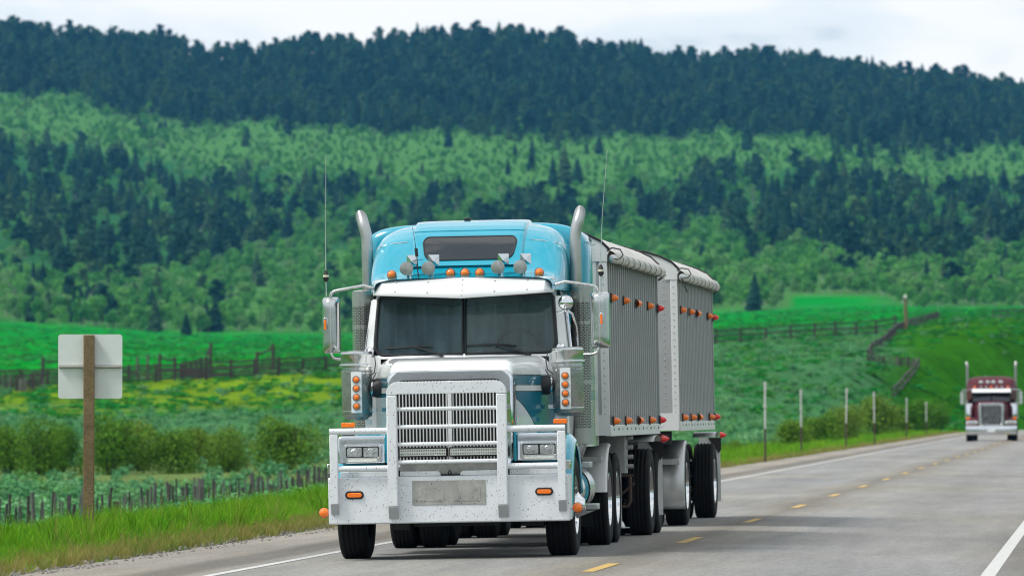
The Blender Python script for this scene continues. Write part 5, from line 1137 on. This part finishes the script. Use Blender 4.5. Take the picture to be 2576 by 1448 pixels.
scatter(3300, zb(1), zb(2), lambda x, y: np.where((x > 560) & (x < 1700), .95, .6), 'a', 3.5, 8.0, 4)
scatter(1500, zb(2), lambda x: y_foot(x) - 4, lambda x, y: .95 * meadow_gap(x, y), 'a', 5.5, 9.5, 4)
scatter(520, zb(2), lambda x: y_foot(x) - 2, lambda x, y: np.where(x < 520, .75, np.where(x > 2050, .3, .12)) * (clump(x, y, .5) > -.2) * meadow_gap(x, y), 'c', 6, 12.5, MIDC)
scatter(330, lambda x: y_foot(x) - 26, lambda x: y_foot(x), lambda x, y: .9 * meadow_gap(x, y) * (clump(x, y, .3) > -.5), 'a', 3.0, 6.5, 4)     # fringe
scatter(150, zb(1), lambda x: y_foot(x) - 8, lambda x, y: .6 * meadow_gap(x, y), 'b', 5, 9, 1)
for x in np.linspace(1980, 2330, 34): trees.append(('a', x + rng.uniform(-8, 8), float(hill_d(x, 738 + np.clip((x - 2200) * .35, 0, 60))), rng.uniform(3, 6), int(rng.integers(4))))
# conifers one can point at
lone = [(468, 848, 62, 3, 'small round conifer standing alone in the meadow left of the truck'), (541, 834, 95, 1, 'tall dark conifer at the meadow edge left of the truck'), (390, 834, 92, 0, 'dark conifer at the meadow edge above the road sign'),
        (2250, 415, 80, 1, 'broad dark conifer in the light belt high on the right slope'), (2108, 408, 62, 3, 'dark conifer in the light belt above the maroon truck side of the hill'), (1508, 388, 58, 3, 'squat conifer above the tip of the right whip antenna'),
        (1402, 378, 50, 0, 'small conifer high in the light belt above the right exhaust stack'), (1128, 370, 66, 2, 'tall thin conifer at the upper forest edge above the truck roof'), (1062, 442, 38, 3, 'small squat conifer in the light belt above the left roof corner'),
        (1112, 432, 30, 0, 'tiny conifer in the light belt above the truck roof window'), (1296, 392, 36, 0, 'small pointed conifer in the middle of the light belt'), (1335, 430, 56, 1, 'leaning conifer in the light belt left of the twin group'),
        (1278, 440, 48, 2, 'narrow conifer in the light belt above the truck roof'), (1420, 460, 96, 1, 'tall conifer in the group above the right exhaust stack'), (1452, 462, 70, 3, 'broad conifer at the right of the group above the right exhaust stack'),
        (1390, 470, 80, 0, 'dark conifer at the left of the group above the right exhaust stack'), (1575, 425, 30, 0, 'left of two small conifers right of the whip antenna'), (1598, 432, 38, 1, 'right of two small conifers right of the whip antenna'),
        (1845, 420, 52, 0, 'conifer standing above the second trailer in the light belt'), (1880, 378, 90, 4, 'big dark conifer where the upper forest meets the light belt on the right'), (1155, 495, 60, 3, 'round dark conifer directly above the truck roof')]
lone_i = len(trees)
for x, y, hpx, v, lab in lone:
    if y < y_foot(x): d = float(hill_d(x, y))
    else: d = 1420.0
    trees.append(('c', x, d, hpx * d / FPX, v))
TX = np.array([(t[1] - CX) / FPX * t[2] for t in trees]); TD = np.array([t[2] for t in trees]); TZ = z_land(TX, TD) - .2
TH = np.array([t[3] for t in trees]); app = TH / TD; kind = np.array([t[0] for t in trees]); xs = np.array([t[1] for t in trees])
sel = set(range(lone_i, len(trees)))
for k, nmax in (('c', 300 - len(lone)), ('a', 300), ('b', 60)):
    cand = [i for i in range(lone_i) if kind[i] == k and -20 < xs[i] < 2600]; cand.sort(key=lambda i: -app[i]); sel |= set(cand[:nmax])
protos = {}
def tree_obj(i):
    k, x, d, h, v = trees[i]
    nm = {'c': 'conifer_tree', 'a': 'aspen_tree', 'b': 'bare_tree'}[k]
    e = empty(nm, (TX[i], TD[i], TZ[i]), (0, 0, rng.uniform(0, 6.28))); e.scale = (h * (rng.uniform(.9, 1.15)),) * 2 + (h,)
    for pn, me in (('trunk', CON_T if k == 'c' else ASP_T if k == 'a' else None), ('crown', CON[v] if k == 'c' else ASP[v] if k == 'a' else bare_me)):
        if me is None: continue
        o = bpy.data.objects.new(pn, me); C.objects.link(o); o.parent = e
    if i >= lone_i: tag(e, lone[i - lone_i][4], 'tree', 'single conifers on the slopes')
    elif k == 'c': tag(e, 'dark conifer among many like it in the lower forest above the meadow', 'tree', 'conifers of the lower forest')
    elif k == 'a': tag(e, 'pale green aspen among many like it at the foot of the wooded hill', 'tree', 'aspens at the foot of the hill')
    else: tag(e, 'bare grey leafless tree among the green trees of the slope', 'tree', 'bare trees of the slope')
for i in sorted(sel): tree_obj(i)
FULLC = [join_meshes('conifer', [me, CON_T]) for me in CON]; FULLA = [join_meshes('aspen', [me, ASP_T]) for me in ASP] + [bare_me]
for k, nm, lab, ms in (('c', 'conifer_forest', 'dark conifer forest covering the far hills', FULLC), ('ab', 'aspen_thicket', 'light green aspen and scrub thickets on the far slopes', FULLA)):
    I = [i for i in range(len(trees)) if i not in sel and kind[i] in k]
    instancer(nm, lab, ms, np.stack([TX[I], TD[I], TZ[I]], 1), np.stack([0 * TX[I], 0 * TX[I], rng.uniform(0, 6.28, len(I))], 1),
              np.stack([TH[I] * 1.08, TH[I] * 1.08, TH[I]], 1), [trees[i][4] if kind[i] != 'b' else 4 for i in I])

# ------------------------------------------------------------------ willow bushes
def bush_mesh(seed, n, lumps, leaf): return mesh_of('foliage', *crown(seed, n, .62, .52, leaf, lumps, .0, .95), ['willow'])
BU = [bush_mesh(40 + i, 5200, 14, .024) for i in range(3)]
stm = MB(); rr_ = random.Random(9)
for i in range(12):
    a = rr_.random() * 6.28; l = rr_.uniform(.15, .4); stm.tube([(0, 0, -.05), (l * .4 * math.cos(a), l * .4 * math.sin(a), .35), (l * math.cos(a), l * math.sin(a), .75)], [.012, .009, .004], 4)
stem_me = bpy.data.meshes.new('stems'); stem_me.from_pydata(stm.v, [], stm.f); stem_me.materials.append(M['conebark'])
bl = [(-60, 258, 150, 165, 0), (30, 250, 150, 150, 1), (100, 246, 130, 150, 2), (160, 252, 120, 145, 0), (278, 247, 165, 155, 1), (345, 256, 150, 148, 2), (430, 248, 160, 142, 0), (510, 254, 150, 130, 1), (575, 247, 125, 128, 2), (728, 252, 190, 150, 1),
      (905, 262, 120, 90, 0)]
br_ = [(1848, 225, 62, 42, 2), (1990, 258, 120, 75, 0), (2055, 282, 130, 95, 1), (2130, 312, 130, 100, 2), (2205, 352, 150, 108, 0), (2275, 402, 140, 100, 1), (2335, 455, 110, 85, 2)]
bn = ['far left bush cut by the picture edge', 'leftmost full bush in the row', 'dark bush second from the left edge', 'bush just left of the sign post', 'tall bush just right of the sign post', 'bush right of the sign behind the stakes', 'broad bush in the middle of the row', 'bush right of the middle of the row', 'last bush of the row before the gap', 'big round bush standing alone beside the bull bar', 'bush behind the front of the truck']
rn = ['small lone shrub right of the rear trailer', 'leftmost shrub behind the marker poles', 'shrub between the second and third marker poles', 'shrub right behind the third marker pole', 'tallest shrub near the fourth marker pole', 'shrub behind the fifth marker pole', 'rightmost shrub before the maroon truck']
for lst, nm_, grp in ((bl, bn, 'willow bushes along the left field'), (br_, rn, 'shrubs behind the marker poles')):
    for (x, d, wpx, hpx, v), lab in zip(lst, nm_):
        X, Y, Z = land(x, d); e = empty('willow_bush', (X, Y, Z - .1), (0, 0, random.random() * 6)); tag(e, 'green willow, ' + lab, 'bush', grp)
        w = wpx * d / FPX / 1.12; h = hpx * d / FPX / .94 * random.uniform(.86, 1.1); e.scale = (w, w, h)
        for pn, me in (('foliage', BU[v]), ('stems', stem_me)):
            o = bpy.data.objects.new(pn, me); C.objects.link(o); o.parent = e
# ------------------------------------------------------------------ sagebrush, verge grass, small flowers
def sage_mesh(seed): return mesh_of('sage', *crown(seed, 130, .55, .45, .085, 6, .0, .8), ['sage'])
SA = [sage_mesh(60 + i) for i in range(4)]
n = 13000; x = rng.uniform(-300, 2900, n); u = rng.uniform(0, 1, n)
d = 112 * (5.6 ** u); X = (x - CX) / FPX * d; s_, t_ = st(X, d)
fe = np.interp(x, [0, 1800, 2250, 2576], [470, 600, 630, 640])
leftm = x < 1500
keep = (np.abs(t_) > 11.5) & (d < fe) & (wob(X, d, 9., .7) > -.45)
keep &= ~(leftm & (d > 195) & (d < 262) & (rng.uniform(0, 1, n) < .85)) & ~(leftm & (d > 400) & (rng.uniform(0, 1, n) < .72)) & ~((x > 2230) & (rng.uniform(0, 1, n) < .8)) & (rng.uniform(0, 1, n) < np.where(leftm, .75, 1))
X, d = X[keep], d[keep]; Z = z_land(X, d); hh = rng.uniform(.28, .75, len(X)); ww = hh * rng.uniform(1.0, 1.8, len(X))
instancer('sagebrush', 'low grey green sagebrush covering the fields', SA, np.stack([X, d, Z - .05], 1), np.stack([0 * X, 0 * X, rng.uniform(0, 6.28, len(X))], 1), np.stack([ww, ww, hh], 1), rng.integers(0, 4, len(X)))
def tuft(seed, n, m_, spread=.16, wid=.012, bend=.45):
    r = random.Random(seed); vs = []; fs = []
    for i in range(n):
        a = r.random() * 6.28; q = spread * math.sqrt(r.random()); bx, by = q * math.cos(a), q * math.sin(a); h = r.uniform(.45, 1.0); a2 = a + r.gauss(0, .8); bd = bend * h * r.uniform(.1, 1); w = wid * r.uniform(.7, 1.4); tw = r.random() * 6.28
        dx, dy = math.cos(a2), math.sin(a2); px_, py_ = math.cos(tw) * w, math.sin(tw) * w; o = len(vs)
        vs += [(bx - px_, by - py_, 0), (bx + px_, by + py_, 0), (bx + dx * bd * .3 + px_ * .8, by + dy * bd * .3 + py_ * .8, h * .6), (bx + dx * bd * .3 - px_ * .8, by + dy * bd * .3 - py_ * .8, h * .6), (bx + dx * bd, by + dy * bd, h)]
        fs += [(o, o + 1, o + 2, o + 3), (o + 3, o + 2, o + 4)]
    return mesh_of('tuft', vs, fs, [m_])
TU = [tuft(i, 26, 'blade') for i in range(3)] + [tuft(10 + i, 22, 'dryblade', .14, .008, .5) for i in range(3)]
def verge(n, s0, s1, t0, t1, side):
    s = rng.uniform(s0, s1, n); t = -(t0 + (t1 - t0) * rng.uniform(0, 1, n) ** 1.25) if side < 0 else t0 + (t1 - t0) * rng.uniform(0, 1, n) ** 1.25
    t2 = t + curve(s); X = RX0 + s * RU[0] + t2 * RN[0]; Y = s * RU[1] + t2 * RN[1]; return s, t, X, Y
s1_, t1_, X1, Y1 = verge(15000, 50, 130, 5.7, 11.5, -1); s2_, t2_, X2, Y2 = verge(9000, 130, 420, 5.8, 11, -1); s3_, t3_, X3, Y3 = verge(1500, 55, 300, 6.1, 10, 1)
s_, t_, X, Y = (np.concatenate(q) for q in ((s1_, s2_, s3_), (t1_, t2_, t3_), (X1, X2, X3), (Y1, Y2, Y3)))
at = np.abs(t_); k1 = wob(X, Y, 2.6, .4); keep = (at > 6.0 + .22 * k1) | (rng.uniform(0, 1, len(X)) < .12); X, Y, at, k1, s_ = X[keep], Y[keep], at[keep], k1[keep], s_[keep]
dry = rng.uniform(0, 1, len(X)) < np.clip(1.2 - (at - 5.9) / np.where(s_ > 130, .8, 1.35) + .3 * k1, .10, .95)
hh = np.where(dry, rng.uniform(.10, .26, len(X)), rng.uniform(.10, .32, len(X)) * (1 + .8 * np.clip(k1, -1, 1.)) * np.clip((at - 5.5) / 1.3, .3, 1.1))
ww = np.where(s_ > 130, 1.7, 1.0) * (hh * .6 + .28)
instancer('verge_grass', 'long green and straw coloured grass along the road verges', TU, np.stack([X, Y, z_land(X, Y) - .02], 1), np.stack([rng.normal(0, .1, len(X)), rng.normal(0, .1, len(X)), rng.uniform(0, 6.28, len(X))], 1), np.stack([ww, ww, hh], 1), np.where(dry, rng.integers(3, 6, len(X)), rng.integers(0, 3, len(X))))
s_, t_, X, Y = verge(420, 52, 130, 6.4, 9.5, -1); k1 = wob(X, Y, 4.1, 2.2); X, Y, t_ = X[k1 > -.1], Y[k1 > -.1], t_[k1 > -.1]; hh = rng.uniform(.3, .62, len(X)); ww = hh * rng.uniform(.7, 1.3, len(X))
TW = [tuft(40 + i, 34, 'blade', .2, .016, .7) for i in range(2)] + [tuft(50 + i, 12, 'dryblade', .2, .006, .3) for i in range(2)]
instancer('weeds', 'taller ragged weeds standing in the left road verge', TW, np.stack([X, Y, z_land(X, Y) - .02], 1), np.stack([rng.normal(0, .15, len(X)), rng.normal(0, .15, len(X)), rng.uniform(0, 6.28, len(X))], 1), np.stack([ww, ww, hh], 1), rng.integers(0, 4, len(X)))
# low herbs that give the meadows their texture
M['herb'] = foliage('meadow herbs', [(.006, .26, .03), (.015, .28, .03), (.035, .21, .05), (.07, .28, .015), (.01, .24, .03)], .3)
HE = [mesh_of('herb', *crown(90 + i, 44, .6, .35, .16, 4, .0, .5), ['herb']) for i in range(3)]
n = 15000; x = rng.uniform(-300, 2900, n); d = np.exp(rng.uniform(math.log(300), math.log(1480), n)); X = (x - CX) / FPX * d; s_, t_ = st(X, d)
keep = (np.abs(t_) > 12) & ((d > 395) | (x > 2150)) & (wob(X, d, 17., .2) > -.5); X, d = X[keep], d[keep]; hh = rng.uniform(.2, .5, len(X)); ww = hh * rng.uniform(2, 5, len(X))
instancer('meadow_herbs', 'low herbs and grass clumps dotting the meadows', HE, np.stack([X, d, z_land(X, d) - .04], 1), np.stack([0 * X, 0 * X, rng.uniform(0, 6.28, len(X))], 1), np.stack([ww, ww, hh], 1), rng.integers(0, 3, len(X)))
# pebbles at the pavement edge
pb = []
for i in range(3):
    b = MB().lathe((0, 0, 0), (0, 0, 1), [(.001, -.6), (.8, -.3), (1, .1), (.6, .5), (.001, .6)], 6); me = bpy.data.meshes.new('pebble'); me.from_pydata([(x * (1 + .3 * math.sin(i + 3 * y)), y, z) for x, y, z in b.v], [], b.f); me.materials.append(mat('pebble grey %d' % i, ((.2, .17, .24)[i], (.19, .16, .225)[i], (.17, .15, .2)[i]), .9)); pb.append(me)
s_, t_, X, Y = verge(5000, 50, 150, 5.45, 6.35, -1); r_ = rng.uniform(.008, .028, len(X))
instancer('gravel', 'loose grey gravel along the pavement edge', pb, np.stack([X, Y, -.018 * np.abs(t_) - .015 + r_ * .3], 1), rng.uniform(0, 6, (len(X), 3)), np.stack([r_, r_, r_ * .7], 1), rng.integers(0, 3, len(X)))
# ------------------------------------------------------------------ air
hz = MB().box(-4000, 4000, -4000, 4000, -5.0, 420.0).build('haze', [], None)
m = bpy.data.materials.new('pale blue air'); m.use_nodes = True; t = m.node_tree; t.nodes.clear(); o_ = N(t, 'ShaderNodeOutputMaterial'); pv = N(t, 'ShaderNodeVolumePrincipled')
pv.inputs['Color'].default_value = (.11, .46, .92, 1); pv.inputs['Density'].default_value = 5.6e-5; pv.inputs['Density Attribute'].default_value = ''; pv.inputs['Anisotropy'].default_value = .2
t.links.new(pv.outputs[0], o_.inputs['Volume']); hz.data.materials.append(m); tag(hz, 'thin blue haze filling the valley air', kind='stuff')
try: m.cycles.homogeneous_volume = True
except Exception: pass
